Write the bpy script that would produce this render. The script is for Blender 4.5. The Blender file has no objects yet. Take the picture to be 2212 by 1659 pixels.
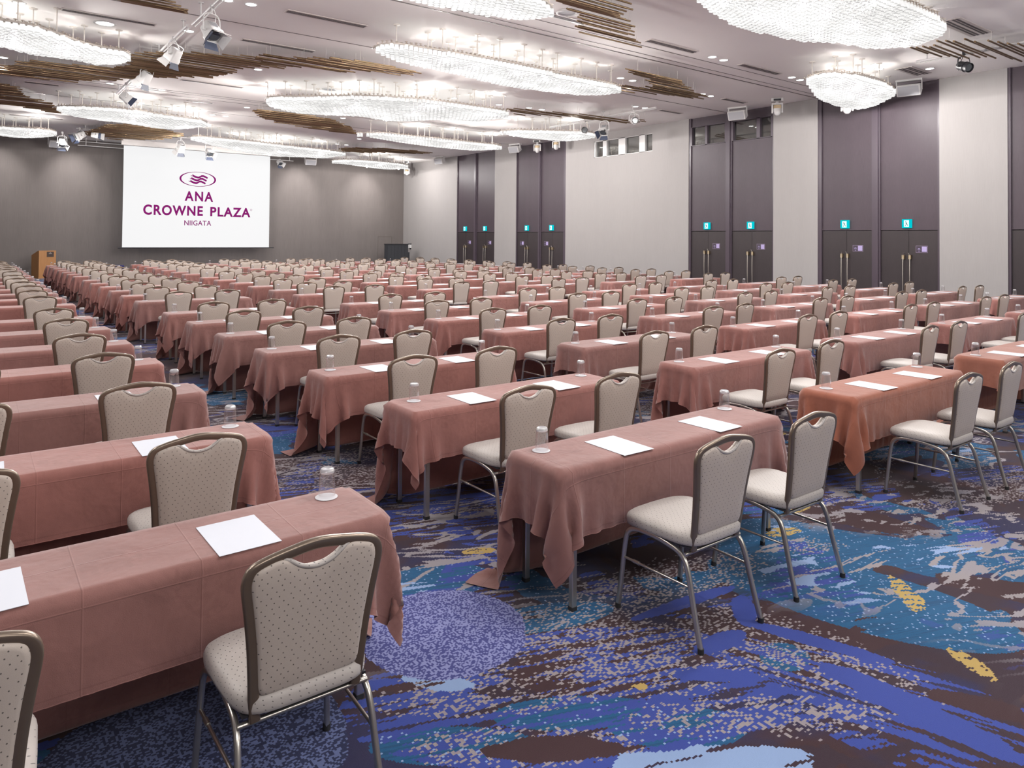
import bpy, math, random
import numpy as np
from mathutils import Vector, Matrix

CH_EM0, CH_EM1 = 0.70, 1.0
CH_W = 78.0
UP_W = 3.2
SCREEN_E = 0.84
WASH = 330.0
DOWN_W = 40.0
EXPOSURE = 0.30
STEPS = 170

random.seed(7)
SC = bpy.context.scene
COL = SC.collection
PI = math.pi

# ------------------------------------------------------------------ measures of the hall (metres)
XW = 19.46      # inner face of the right-hand wall
YF = 35.85      # inner face of the front wall
XL = -12.0       # left wall (outside the frame)
YB = -13.0       # wall behind the photographer
HC = 5.876      # ceiling
TZ = 0.6737     # top of the cloth on the tables
TL, TW = 1.8, 0.4244
X0, PX = 2.1775, 2.656
Y0, DY, G1, G2 = 2.4983, 1.3514, 2.1711, 1.9943

def row_y(n):
    y = Y0 + n * DY
    if n >= 7: y += G1 - DY
    if n >= 13: y += G2 - DY
    return y

def col_x(c):
    return X0 + c * PX

# ------------------------------------------------------------------ camera
CH, CF, CCX, CCY = 1.739, 1549.8, 1106.0, 488.59
R2 = Vector((0.79734643, -0.60346456, 0.008319))
U2 = Vector((-0.01751219, -0.00935585, 0.99980288))
FW = Vector((0.60326777, 0.79733493, 0.01802784))
cam_d = bpy.data.cameras.new('camera')
cam = bpy.data.objects.new('camera', cam_d)
COL.objects.link(cam)
m = Matrix.Identity(4)
for i in range(3):
    m[i][0] = R2[i]; m[i][1] = U2[i]; m[i][2] = -FW[i]
m[2][3] = CH
cam.matrix_world = m
cam_d.sensor_fit = 'HORIZONTAL'
cam_d.sensor_width = 36.0
cam_d.lens = CF / 2212.0 * 36.0
cam_d.shift_x = 0.0
cam_d.shift_y = -(829.5 - CCY) / 2212.0
cam_d.clip_start = 0.05
cam_d.clip_end = 200
SC.camera = cam

def proj(x, y, z):
    q = Vector((x, y, z - CH)); d = q.dot(FW)
    if d < 0.05: return None
    return CCX + CF * q.dot(R2) / d, CCY - CF * q.dot(U2) / d

def in_view(x0, x1, y0, y1, z0, z1, mg=0):
    us, vs = [], []
    for x in (x0, x1):
        for y in (y0, y1):
            for z in (z0, z1):
                p = proj(x, y, z)
                if p is None: continue
                us.append(p[0]); vs.append(p[1])
    if not us: return False
    return max(us) > -mg and min(us) < 2212 + mg and max(vs) > -mg and min(vs) < 1659 + mg

# ------------------------------------------------------------------ mesh helpers
class MB:
    """collects verts and faces, builds one mesh"""
    def __init__(s):
        s.v = []; s.f = []; s.mi = []; s.smooth = []
        s.uv = None
    def add(s, vs, fs, mi=0, smooth=True):
        o = len(s.v)
        s.v.extend([tuple(map(float, a)) for a in vs])
        for f in fs:
            s.f.append(tuple(i + o for i in f)); s.mi.append(mi); s.smooth.append(smooth)
        return s
    def box(s, x0, x1, y0, y1, z0, z1, mi=0, rot=None, at=None):
        vs = [(x, y, z) for x in (x0, x1) for y in (y0, y1) for z in (z0, z1)]
        if rot is not None:
            M = rot
            vs = [tuple(M @ Vector(v)) for v in vs]
        if at is not None:
            vs = [(v[0] + at[0], v[1] + at[1], v[2] + at[2]) for v in vs]
        fs = [(0, 1, 3, 2), (4, 6, 7, 5), (0, 4, 5, 1), (2, 3, 7, 6), (0, 2, 6, 4), (1, 5, 7, 3)]
        return s.add(vs, fs, mi, False)
    def cyl(s, a, b, r0, r1=None, n=12, mi=0, caps=True, smooth=True):
        a = Vector(a); b = Vector(b); r1 = r0 if r1 is None else r1
        d = (b - a).normalized()
        t = Vector((1, 0, 0)) if abs(d.x) < 0.9 else Vector((0, 1, 0))
        p = d.cross(t).normalized(); q = d.cross(p)
        vs = []
        for c, r in ((a, r0), (b, r1)):
            for i in range(n):
                an = 2 * PI * i / n
                vs.append(c + (p * math.cos(an) + q * math.sin(an)) * r)
        fs = [(i, (i + 1) % n, n + (i + 1) % n, n + i) for i in range(n)]
        s.add(vs, fs, mi, smooth)
        if caps:
            s.add(vs[:n], [tuple(range(n - 1, -1, -1))], mi, False)
            s.add(vs[n:], [tuple(range(n))], mi, False)
        return s
    def lathe(s, prof, c=(0, 0, 0), n=20, mi=0, smooth=True, cap=True):
        vs = []; k = len(prof)
        for r, z in prof:
            for i in range(n):
                an = 2 * PI * i / n
                vs.append((c[0] + r * math.cos(an), c[1] + r * math.sin(an), c[2] + z))
        fs = []
        for j in range(k - 1):
            for i in range(n):
                fs.append((j * n + i, j * n + (i + 1) % n, (j + 1) * n + (i + 1) % n, (j + 1) * n + i))
        s.add(vs, fs, mi, smooth)
        if cap:
            if prof[0][0] > 1e-5: s.add(vs[:n], [tuple(range(n - 1, -1, -1))], mi, False)
            if prof[-1][0] > 1e-5: s.add(vs[-n:], [tuple(range(n))], mi, False)
        return s
    def sweep(s, path, prof, up=(0, 0, 1), mi=0, caps=True, closed=False, smooth=True):
        """prof: list of (a,b) in the side/normal plane"""
        P = [Vector(p) for p in path]; n = len(P); k = len(prof)
        side0 = None; vs = []
        T = []
        for i in range(n):
            if closed: t = P[(i + 1) % n] - P[i - 1]
            else: t = P[min(i + 1, n - 1)] - P[max(i - 1, 0)]
            T.append(t.normalized())
        u = Vector(up)
        sd = T[0].cross(u)
        if sd.length < 1e-4: sd = T[0].cross(Vector((0, 1, 0)))
        sd.normalize()
        for i in range(n):
            sd = (sd - T[i] * sd.dot(T[i])).normalized()
            nn = sd.cross(T[i]).normalized()
            for a, b in prof:
                vs.append(P[i] + sd * a + nn * b)
        fs = []
        rng = n if closed else n - 1
        for j in range(rng):
            for i in range(k):
                a, b = j * k + i, j * k + (i + 1) % k
                c, d = ((j + 1) % n) * k + (i + 1) % k, ((j + 1) % n) * k + i
                fs.append((a, b, c, d))
        s.add(vs, fs, mi, smooth)
        if caps and not closed:
            s.add(vs[:k], [tuple(range(k - 1, -1, -1))], mi, False)
            s.add(vs[-k:], [tuple(range(k))], mi, False)
        return s
    def prism(s, poly, axis, a, b, mi=0):
        """poly in the two other axes, extruded along axis from a to b"""
        def P(p, t):
            if axis == 'x': return (t, p[0], p[1])
            if axis == 'y': return (p[0], t, p[1])
            return (p[0], p[1], t)
        n = len(poly)
        vs = [P(p, a) for p in poly] + [P(p, b) for p in poly]
        fs = [(i, (i + 1) % n, n + (i + 1) % n, n + i) for i in range(n)]
        fs += [tuple(range(n - 1, -1, -1)), tuple(range(n, 2 * n))]
        return s.add(vs, fs, mi, False)
    def mesh(s, name, *mats):
        me = bpy.data.meshes.new(name)
        me.from_pydata(s.v, [], s.f)
        for m_ in mats: me.materials.append(m_)
        me.polygons.foreach_set('material_index', s.mi)
        me.polygons.foreach_set('use_smooth', s.smooth)
        me.update()
        return me

def ell(rx, ry, n=10):
    return [(rx * math.cos(2 * PI * i / n), ry * math.sin(2 * PI * i / n)) for i in range(n)]

def rrect(a, b, r, n=3):
    """rounded rectangle profile, half sizes a, b"""
    out = []
    for cx_, cy_, s0 in ((a - r, b - r, 0), (-a + r, b - r, 90), (-a + r, -b + r, 180), (a - r, -b + r, 270)):
        for i in range(n + 1):
            an = math.radians(s0 + 90 * i / n)
            out.append((cx_ + r * math.cos(an), cy_ + r * math.sin(an)))
    return out

def catmull(pts, k=6, closed=False):
    P = [np.array(p, float) for p in pts]; n = len(P); out = []
    rng = n if closed else n - 1
    for i in range(rng):
        if closed: p0, p1, p2, p3 = P[i - 1], P[i], P[(i + 1) % n], P[(i + 2) % n]
        else: p0, p1, p2, p3 = P[max(i - 1, 0)], P[i], P[i + 1], P[min(i + 2, n - 1)]
        for j in range(k):
            t = j / k
            out.append(0.5 * ((2 * p1) + (p2 - p0) * t + (2 * p0 - 5 * p1 + 4 * p2 - p3) * t * t + (3 * p1 - p0 - 3 * p2 + p3) * t ** 3))
    if not closed: out.append(P[-1])
    return [tuple(o) for o in out]

def link(name, me, parent=None, loc=(0, 0, 0), rot=None):
    o = bpy.data.objects.new(name, me)
    COL.objects.link(o)
    o.location = loc
    if rot is not None: o.rotation_euler = rot
    if parent is not None: o.parent = parent
    return o

def tag(o, label=None, cat=None, group=None, kind=None):
    if label: o['label'] = label
    if cat: o['category'] = cat
    if group: o['group'] = group
    if kind: o['kind'] = kind
    return o

def thing(name, label, cat, loc=(0, 0, 0), rz=0.0, group=None):
    o = link(name, None, None, loc, (0, 0, rz))
    return tag(o, label, cat, group)

def copy_tree(o, parent=None):
    c = o.copy(); COL.objects.link(c); c.parent = parent
    for ch in CHILD.get(o.name, ()):
        copy_tree(ch, c)
    return c
CHILD = {}
def remember(o):
    """note the children of a prototype once, so that copying stays quick"""
    kids = [k for k in o.children]
    CHILD[o.name] = kids
    for k in kids: remember(k)

def struct(name, me, label=None, parent=None):
    o = link(name, me, parent)
    if parent is None: o['kind'] = 'structure'
    if label: o['label'] = label
    return o

# ------------------------------------------------------------------ materials
class NT:
    def __init__(s, name):
        s.m = bpy.data.materials.new(name); s.m.use_nodes = True
        s.t = s.m.node_tree; s.t.nodes.clear()
        s.out = s.t.nodes.new('ShaderNodeOutputMaterial')
    def n(s, typ, **kw):
        nd = s.t.nodes.new(typ)
        for k, v in kw.items(): setattr(nd, k, v)
        return nd
    def put(s, sock, v):
        if v is None: return
        if isinstance(v, bpy.types.NodeSocket): s.t.links.new(v, sock)
        elif isinstance(v, (tuple, list)) and sock.type == 'RGBA' and len(v) == 3: sock.default_value = (*v, 1)
        else: sock.default_value = v
    def math(s, op, a, b=None, c=None, clamp=False):
        nd = s.n('ShaderNodeMath', operation=op); nd.use_clamp = clamp
        s.put(nd.inputs[0], a); s.put(nd.inputs[1], b)
        if c is not None: s.put(nd.inputs[2], c)
        return nd.outputs[0]
    def vec(s, op, a, b=None):
        nd = s.n('ShaderNodeVectorMath', operation=op)
        s.put(nd.inputs[0], a)
        if b is not None: s.put(nd.inputs[1] if op != 'SCALE' else nd.inputs['Scale'], b)
        return nd.outputs['Value'] if op in ('LENGTH', 'DOT_PRODUCT', 'DISTANCE') else nd.outputs[0]
    def mix(s, f, a, b, typ='MIX'):
        nd = s.n('ShaderNodeMix', data_type='RGBA', blend_type=typ)
        s.put(nd.inputs[0], f); s.put(nd.inputs[6], a); s.put(nd.inputs[7], b)
        return nd.outputs[2]
    def noise(s, v, scale, detail=2.0, rough=0.5, dist=0.0, out=0):
        nd = s.n('ShaderNodeTexNoise')
        s.put(nd.inputs['Vector'], v); nd.inputs['Scale'].default_value = scale
        nd.inputs['Detail'].default_value = detail; nd.inputs['Roughness'].default_value = rough
        nd.inputs['Distortion'].default_value = dist
        return nd.outputs[out]
    def white(s, v):
        nd = s.n('ShaderNodeTexWhiteNoise', noise_dimensions='3D'); s.put(nd.inputs['Vector'], v)
        return nd.outputs['Value']
    def vor(s, v, scale, feature='F1'):
        nd = s.n('ShaderNodeTexVoronoi', feature=feature)
        s.put(nd.inputs['Vector'], v); nd.inputs['Scale'].default_value = scale
        return nd.outputs['Distance']
    def co(s, kind='Object'):
        return s.n('ShaderNodeTexCoord').outputs[kind]
    def xyz(s, v):
        nd = s.n('ShaderNodeSeparateXYZ'); s.put(nd.inputs[0], v); return nd.outputs
    def comb(s, x=0.0, y=0.0, z=0.0):
        nd = s.n('ShaderNodeCombineXYZ')
        s.put(nd.inputs[0], x); s.put(nd.inputs[1], y); s.put(nd.inputs[2], z); return nd.outputs[0]
    def step(s, v, a, b):
        """smooth 0..1 between a and b"""
        nd = s.n('ShaderNodeMapRange', interpolation_type='SMOOTHSTEP')
        s.put(nd.inputs[0], v); nd.inputs[1].default_value = a; nd.inputs[2].default_value = b
        return nd.outputs[0]
    def rand(s):
        return s.n('ShaderNodeObjectInfo').outputs['Random']
    def bump(s, h, strength=0.3, dist=0.01):
        nd = s.n('ShaderNodeBump'); nd.inputs['Strength'].default_value = strength
        nd.inputs['Distance'].default_value = dist; s.put(nd.inputs['Height'], h); return nd.outputs[0]
    def bsdf(s, col, rough=0.6, metal=0.0, nrm=None, sheen=0.0, spec=0.5, emis=None, es=0.0, coat=0.0):
        b = s.n('ShaderNodeBsdfPrincipled')
        s.put(b.inputs['Base Color'], col); s.put(b.inputs['Roughness'], rough); s.put(b.inputs['Metallic'], metal)
        if nrm is not None: s.put(b.inputs['Normal'], nrm)
        b.inputs['Sheen Weight'].default_value = sheen
        b.inputs['Specular IOR Level'].default_value = spec
        b.inputs['Coat Weight'].default_value = coat
        if emis is not None:
            s.put(b.inputs['Emission Color'], emis); b.inputs['Emission Strength'].default_value = es
        return b.outputs[0]
    def done(s, sh):
        s.t.links.new(sh, s.out.inputs['Surface']); return s.m

def flat(name, col, rough=0.5, metal=0.0, spec=0.5, noise=0.06, scale=30.0):
    k = NT(name)
    f = k.noise(k.co(), scale, 3)
    lo = tuple(c * (1 - noise) for c in col); hi = tuple(min(1, c * (1 + noise)) for c in col)
    return k.done(k.bsdf(k.mix(f, lo, hi), rough, metal, spec=spec))

def srgb(r, g, b):
    def f(c):
        c /= 255.0
        return c / 12.92 if c <= 0.04045 else ((c + 0.055) / 1.055) ** 2.4
    return (f(r), f(g), f(b))

M = {}
M['chrome'] = flat('champagne_metal', (0.50, 0.475, 0.43), 0.28, 0.88, noise=0.05)
M['frame'] = flat('bronze_beige_lacquer', (0.20, 0.155, 0.118), 0.30, 0.6, noise=0.05)
M['rubber'] = flat('black_rubber', (0.02, 0.02, 0.022), 0.7)
M['white_paint'] = flat('white_paint', (0.60, 0.59, 0.58), 0.45)
M['black'] = flat('black_metal', (0.018, 0.018, 0.022), 0.4)
M['navy_flap'] = flat('dark_blue_flap', (0.035, 0.045, 0.08), 0.5)
M['grille'] = flat('grey_grille', (0.40, 0.40, 0.42), 0.6, scale=300, noise=0.25)
M['paper'] = flat('white_paper', (0.60, 0.62, 0.68), 0.7, noise=0.01)
M['coaster'] = flat('coaster_card', (0.62, 0.61, 0.63), 0.8, noise=0.02, scale=200)
M['brass'] = flat('old_brass', (0.62, 0.50, 0.30), 0.3, 1.0)
M['steel'] = flat('brushed_steel', (0.62, 0.58, 0.52), 0.3, 1.0)
M['ceil_track'] = flat('dark_track', (0.10, 0.085, 0.075), 0.4, 0.3)
M['vent_dark'] = flat('vent_slot', (0.07, 0.06, 0.06), 0.6)
M['vent_frame'] = flat('vent_frame', (0.55, 0.50, 0.47), 0.4, 0.1)
M['cab'] = flat('charcoal_laminate', (0.030, 0.032, 0.037), 0.55)
M['navy_cloth'] = flat('navy_cloth', (0.02, 0.02, 0.09), 0.9)
M['magenta'] = flat('magenta_print', (0.26, 0.012, 0.155), 0.7, noise=0.02)
M['lavender'] = flat('lavender_notice', (0.36, 0.30, 0.52), 0.6)
M['plate'] = flat('plate_black', (0.035, 0.022, 0.04), 0.4)
M['plate_edge'] = flat('plate_edge', (0.20, 0.15, 0.22), 0.4)
M['lens'] = flat('dark_lens', (0.05, 0.055, 0.06), 0.12)
M['rose_metal'] = flat('cream_rods', (0.66, 0.61, 0.56), 0.4, 0.1)
M['heatsink'] = flat('gold_heatsink', (0.42, 0.32, 0.20), 0.4, 0.6)
M['lectern_dark'] = flat('lectern_plaque', (0.035, 0.02, 0.015), 0.4)

# chair fabric: beige with small dark dots, for the upright back and for the flat seat
def fabric(name, plane, col):
    k = NT(name); c = k.xyz(k.co())
    u, v = (c[0], c[2]) if plane == 'xz' else (k.math('ADD', c[0], c[2]), k.math('ADD', c[1], c[2]))
    p = 0.026
    row = k.math('FLOOR', k.math('DIVIDE', v, p * 0.6))
    off = k.math('MULTIPLY', k.math('MODULO', k.math('ADD', row, 400.0), 2.0), 0.5)
    fu = k.math('FRACT', k.math('ADD', k.math('ADD', k.math('DIVIDE', u, p), off), 100.0))
    fv = k.math('FRACT', k.math('ADD', k.math('DIVIDE', v, p * 0.6), 100.0))
    cell = k.comb(k.math('FLOOR', k.math('ADD', k.math('ADD', k.math('DIVIDE', u, p), off), 100.0)), row, 0.0)
    w = k.white(cell)
    du = k.math('MULTIPLY', k.math('SUBTRACT', k.math('ADD', fu, k.math('MULTIPLY', k.math('SUBTRACT', w, 0.5), 0.35)), 0.5), p)
    dv = k.math('MULTIPLY', k.math('SUBTRACT', fv, 0.5), p * 0.6)
    d = k.math('SQRT', k.math('ADD', k.math('MULTIPLY', du, du), k.math('MULTIPLY', dv, dv)))
    dot = k.math('LESS_THAN', d, 0.0019)
    fine = k.noise(k.co(), 900.0, 2)
    soil = k.noise(k.co(), 7.0, 3)
    base = k.mix(soil, tuple(a * 0.93 for a in col), tuple(a * 1.04 for a in col))
    base = k.mix(k.math('MULTIPLY', fine, 0.22), base, tuple(a * 0.6 for a in col))
    hv = k.n('ShaderNodeHueSaturation'); k.put(hv.inputs['Color'], base)
    k.put(hv.inputs['Value'], k.math('ADD', 0.93, k.math('MULTIPLY', k.rand(), 0.12)))
    base = k.mix(dot, hv.outputs[0], tuple(a * 0.22 for a in col))
    b = k.bump(k.noise(k.co(), 500.0, 2), 0.12, 0.002)
    return k.done(k.bsdf(base, 0.48, 0, b, sheen=0.15, spec=0.4))
FAB = (0.500, 0.430, 0.375)
M['fab_back'] = fabric('beige_dotted_back', 'xz', FAB)
M['fab_seat'] = fabric('beige_dotted_seat', 'xy', (0.47, 0.43, 0.40))

# table cloth: rose damask with ironed creases (UV = flat cloth position in metres / 2.5)
def cloth_mat(name, col, dark):
    k = NT(name); uv = k.co('UV'); c = k.xyz(uv)
    X = k.math('MULTIPLY', c[0], 2.5); Y = k.math('MULTIPLY', c[1], 2.5)
    P3 = k.comb(X, Y, k.math('MULTIPLY', k.rand(), 30.0))
    P2 = k.comb(X, Y, 0.0)
    big = k.noise(P3, 2.2, 4, 0.6)
    blot = k.noise(P3, 14.0, 5, 0.7)
    # damask bouquets: a ring of petals around scattered centres
    vd = k.vor(P2, 4.2)
    pet = k.vor(P2, 42.0)
    flower = k.math('MULTIPLY', k.math('LESS_THAN', vd, 0.40), k.math('GREATER_THAN', pet, 0.36))
    flower = k.math('MULTIPLY', flower, k.step(k.noise(P2, 26.0, 2), 0.40, 0.56))
    def crease(v, pitch, w):
        f = k.math('ABSOLUTE', k.math('SUBTRACT', k.math('FRACT', k.math('ADD', k.math('DIVIDE', v, pitch), 0.5)), 0.5))
        return k.math('SUBTRACT', 1.0, k.step(f, 0.0, w))
    cr = k.math('MAXIMUM', crease(X, 0.34, 0.012), crease(Y, 0.245, 0.016))
    wr = k.noise(P3, 6.0, 3, 0.55, 0.25)
    h = k.math('ADD', k.math('MULTIPLY', cr, 0.10), k.math('MULTIPLY', wr, 1.0))
    h = k.math('ADD', h, k.math('MULTIPLY', k.noise(P3, 420.0, 1), 0.05))
    base = k.mix(k.step(big, 0.3, 0.75), col, tuple(a * 0.86 for a in col))
    base = k.mix(k.math('MULTIPLY', k.step(blot, 0.42, 0.72), 0.20), base, tuple(a * 1.25 for a in col))
    base = k.mix(k.math('MULTIPLY', flower, 0.20), base, dark)
    hv = k.n('ShaderNodeHueSaturation'); k.put(hv.inputs['Color'], base)
    k.put(hv.inputs['Value'], k.math('ADD', 0.92, k.math('MULTIPLY', k.rand(), 0.16)))
    k.put(hv.inputs['Saturation'], k.math('ADD', 0.92, k.math('MULTIPLY', k.rand(), 0.14)))
    hem = k.math('GREATER_THAN', Y, 1.346)
    seam = k.math('LESS_THAN', k.math('ABSOLUTE', k.math('SUBTRACT', Y, 0.022)), 0.0025)
    base = k.mix(k.math('MULTIPLY', hem, 0.7), hv.outputs[0], (0.5, 0.45, 0.5))
    base = k.mix(k.math('MULTIPLY', seam, 0.3), base, dark)
    nb = k.bump(h, 0.75, 0.014)
    b1 = k.bsdf(base, 0.82, 0, nb, sheen=0.28, spec=0.25)
    tr = k.n('ShaderNodeBsdfTranslucent'); k.put(tr.inputs[0], base); k.put(tr.inputs['Normal'], nb)
    mx = k.n('ShaderNodeMixShader'); mx.inputs[0].default_value = 0.07
    k.t.links.new(b1, mx.inputs[1]); k.t.links.new(tr.outputs[0], mx.inputs[2])
    return k.done(mx.outputs[0])
M['cloth'] = cloth_mat('rose_damask', (0.290, 0.132, 0.115), (0.165, 0.068, 0.058))
M['cloth_o'] = cloth_mat('terracotta_cloth', (0.295, 0.110, 0.073), (0.25, 0.094, 0.061))

# carpet
def carpet():
    k = NT('carpet_blue_pattern'); P = k.co()
    cellv = k.vec('SNAP', P, (0.008, 0.008, 1.0))
    def rot(v, deg, sx, sy):
        """coordinates turned so that x runs along the world angle deg, then scaled"""
        nd = k.n('ShaderNodeMapping', vector_type='TEXTURE'); k.put(nd.inputs['Vector'], v)
        nd.inputs['Rotation'].default_value = (0, 0, math.radians(deg)); nd.inputs['Scale'].default_value = (1 / sx, 1 / sy, 1)
        return nd.outputs[0]
    AND = lambda a, b: k.math('MULTIPLY', a, b)
    OR = lambda a, b: k.math('MAXIMUM', a, b)
    GT = lambda a, b: k.math('GREATER_THAN', a, b)
    LT = lambda a, b: k.math('LESS_THAN', a, b)
    NOT = lambda a: k.math('SUBTRACT', 1.0, a)
    def off(v, x, y): return k.vec('ADD', v, (x, y, 0.0))
    stripeL = k.noise(rot(cellv, -20, 1.6, 14.0), 1.7, 2, 0.5, 0.5)
    stripeR = k.noise(rot(cellv, -67, 1.2, 14.0), 1.7, 2, 0.5, 0.5)
    stripeW = k.noise(rot(cellv, -20, 1.0, 4.0), 1.8, 3, 0.6, 0.5)
    areaB = k.noise(cellv, 0.75, 3, 0.55, 1.2)
    areaT = k.noise(off(cellv, 7.3, 2.1), 0.62, 3, 0.55, 1.0)
    areaS = k.noise(off(cellv, 1.7, 9.4), 0.85, 3, 0.55, 1.0)
    areaW = k.noise(off(cellv, 4.7, 5.4), 0.55, 2, 0.5, 0.8)
    w1 = k.white(cellv)
    w2 = k.white(k.vec('SNAP', P, (0.0075, 0.0075, 1.0)))
    w3 = k.white(off(k.vec('SNAP', P, (0.014, 0.009, 1.0)), 3.0, 1.0))
    edge = k.noise(cellv, 5.5, 3, 0.6)
    def dist(cx, cy, rx, ry, deg):
        c = k.xyz(rot(k.vec('SUBTRACT', cellv, (cx, cy, 0.0)), deg, 1.0 / rx, 1.0 / ry))
        return k.math('SQRT', k.math('ADD', k.math('MULTIPLY', c[0], c[0]), k.math('MULTIPLY', c[1], c[1])))
    def blob(cx, cy, rx, ry, deg, rough=0.5):
        return LT(k.math('ADD', dist(cx, cy, rx, ry, deg), k.math('MULTIPLY', k.math('SUBTRACT', edge, 0.5), rough * 2)), 1.0)
    def fuzzy(cx, cy, rx, ry, deg):
        return k.math('SUBTRACT', 1.0, k.step(dist(cx, cy, rx, ry, deg), 0.7, 1.2))
    def many(f, lst):
        o = None
        for a in lst: o = f(*a) if o is None else OR(o, f(*a))
        return o
    maroon = (0.047, 0.019, 0.022); royal = (0.036, 0.062, 0.30); teal = (0.008, 0.092, 0.215)
    beige = (0.33, 0.29, 0.275); light = (0.26, 0.37, 0.60); yellow = (0.46, 0.32, 0.10); dkblue = (0.022, 0.020, 0.066)
    fore = fuzzy(2.25, 1.75, 1.6, 0.85, -32)          # the open floor in front, drawn from its own motifs
    col = k.mix(GT(k.noise(cellv, 2.1, 3, 0.6, 0.5), 0.54), maroon, (0.036, 0.018, 0.028))
    col = k.mix(k.step(k.noise(cellv, 1.4, 3, 0.6, 0.4), 0.50, 0.62), col, dkblue)
    # teal washes
    tl = many(fuzzy, [(3.50, 1.80, 0.72, 0.36, -72), (1.92, 3.15, 0.30, 0.20, -20), (1.80, 1.98, 0.32, 0.10, -32), (2.05, 1.70, 0.26, 0.12, -35),
                      (2.15, 2.55, 0.35, 0.12, -20), (2.75, 1.72, 0.12, 0.10, 0), (1.35, 2.10, 0.30, 0.10, -35)])
    tealm = OR(AND(GT(areaT, 0.585), NOT(fore)), GT(tl, 0.5))
    tealm = AND(tealm, GT(stripeW, 0.34))
    tline = GT(k.noise(rot(P, -20, 3.0, 60.0), 1.5, 2), 0.56)
    col = k.mix(tealm, col, k.mix(k.math('MULTIPLY', tline, 0.45), teal, (0.010, 0.045, 0.12)))
    # royal stripes: fan of thin strokes, flatter on the left and steeper on the right
    rgt = k.step(k.math('ADD', k.xyz(cellv)[0], k.math('MULTIPLY', k.math('SUBTRACT', edge, 0.5), 0.3)), 2.50, 2.62)
    fan = k.math('ADD', k.math('MULTIPLY', stripeL, NOT(rgt)), k.math('MULTIPLY', stripeR, rgt))
    fan_area = OR(fuzzy(1.95, 2.05, 0.95, 0.42, -28), fuzzy(2.86, 1.10, 0.75, 0.34, -68))
    r1 = AND(GT(fan_area, 0.35), GT(fan, 0.485))
    r2 = AND(AND(GT(areaB, 0.525), NOT(fore)), GT(stripeL, 0.52))
    r3 = AND(GT(areaB, 0.62), GT(stripeW, 0.50))
    col = k.mix(OR(r1, OR(r2, r3)), col, royal)
    # speckle
    sp_area = OR(AND(k.step(areaS, 0.55, 0.64), NOT(fore)), many(fuzzy, [(2.15, 2.42, 0.62, 0.26, -18), (2.85, 2.45, 0.65, 0.22, -10), (2.80, 1.80, 0.55, 0.26, -72),
                 (1.75, 2.22, 0.55, 0.16, -24), (2.30, 2.02, 0.40, 0.22, -25), (2.35, 1.55, 0.50, 0.12, -35), (1.55, 1.95, 0.40, 0.10, -35)]))
    sband = k.step(stripeL, 0.36, 0.52)
    thr = k.math('SUBTRACT', 1.0, k.math('MULTIPLY', k.math('MULTIPLY', sp_area, k.math('ADD', 0.35, k.math('MULTIPLY', sband, 0.65))), 0.36))
    col = k.mix(GT(w3, thr), col, k.mix(k.white(off(cellv, 5.0, 5.0)), beige, (0.29, 0.25, 0.29)))
    col = k.mix(AND(GT(w1, 0.965), GT(tealm, 0.5)), col, light)
    # royal comma strokes
    com = many(blob, [(2.96, 1.72, 0.32, 0.050, -68, 0.35), (2.84, 1.25, 0.34, 0.085, -88, 0.45), (2.78, 2.26, 0.34, 0.042, -7, 0.35), (2.62, 1.95, 0.17, 0.055, -3, 0.35),
                      (2.93, 2.04, 0.15, 0.055, 38, 0.35), (2.40, 1.82, 0.17, 0.045, -36, 0.45)])
    col = k.mix(com, col, royal)
    # plain maroon pools
    br = many(blob, [(4.48, 2.30, 0.42, 0.17, -70, 0.4), (3.05, 1.12, 0.16, 0.07, -60, 0.5), (1.62, 1.88, 0.24, 0.06, -34, 0.5), (4.2, 1.35, 0.35, 0.12, -60, 0.5)])
    col = k.mix(br, col, maroon)
    # beige brush strokes
    nb_ = k.noise(rot(cellv, -20, 1.0, 2.4), 4.0, 4, 0.65, 0.5)
    bsh = AND(GT(nb_, 0.56), many(fuzzy, [(5.1, 2.15, 1.1, 0.42, -25), (4.7, 2.5, 0.5, 0.2, 0), (5.3, 1.5, 0.9, 0.3, -35)]))
    bsh2 = AND(AND(GT(nb_, 0.62), GT(areaW, 0.59)), NOT(fore))
    rr_ = AND(LT(k.math('ABSOLUTE', k.math('SUBTRACT', k.noise(rot(cellv, -15, 0.8, 2.0), 1.5, 3, 0.55, 1.2), 0.5)), 0.020), AND(GT(areaW, 0.50), NOT(fore)))
    arc = AND(LT(k.math('ABSOLUTE', k.math('SUBTRACT', dist(2.2, 3.9, 1.25, 0.62, -18), 1.0)), 0.035), GT(edge, 0.42))
    col = k.mix(OR(OR(arc, bsh), OR(rr_, bsh2)), col, k.mix(k.noise(cellv, 3.0, 1), beige, (0.27, 0.255, 0.31)))
    # light blue brush patches
    lb = OR(AND(blob(2.02, 1.50, 0.34, 0.085, -33, 0.7), GT(stripeL, 0.40)), AND(blob(1.49, 2.44, 0.15, 0.055, -50, 0.5), GT(stripeL, 0.40)))
    lb = OR(lb, AND(AND(GT(areaT, 0.66), NOT(fore)), GT(stripeW, 0.57)))
    lb = OR(lb, AND(blob(1.75, 3.18, 0.16, 0.06, -25, 0.5), GT(stripeL, 0.50)))
    col = k.mix(lb, col, light)
    # yellow flecks
    ye = many(blob, [(3.74, 1.68, 0.19, 0.055, 44, 0.8), (3.33, 1.23, 0.13, 0.045, 60, 0.8), (2.30, 3.31, 0.10, 0.035, -20, 0.9), (3.92, 2.46, 0.14, 0.05, -20, 0.9), (2.11, 1.94, 0.05, 0.02, -20, 0.9), (4.3, 2.62, 0.12, 0.04, -10, 0.9)])
    ye = AND(ye, GT(k.noise(rot(cellv, -20, 1.0, 2.4), 16.0, 2), 0.45))
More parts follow.
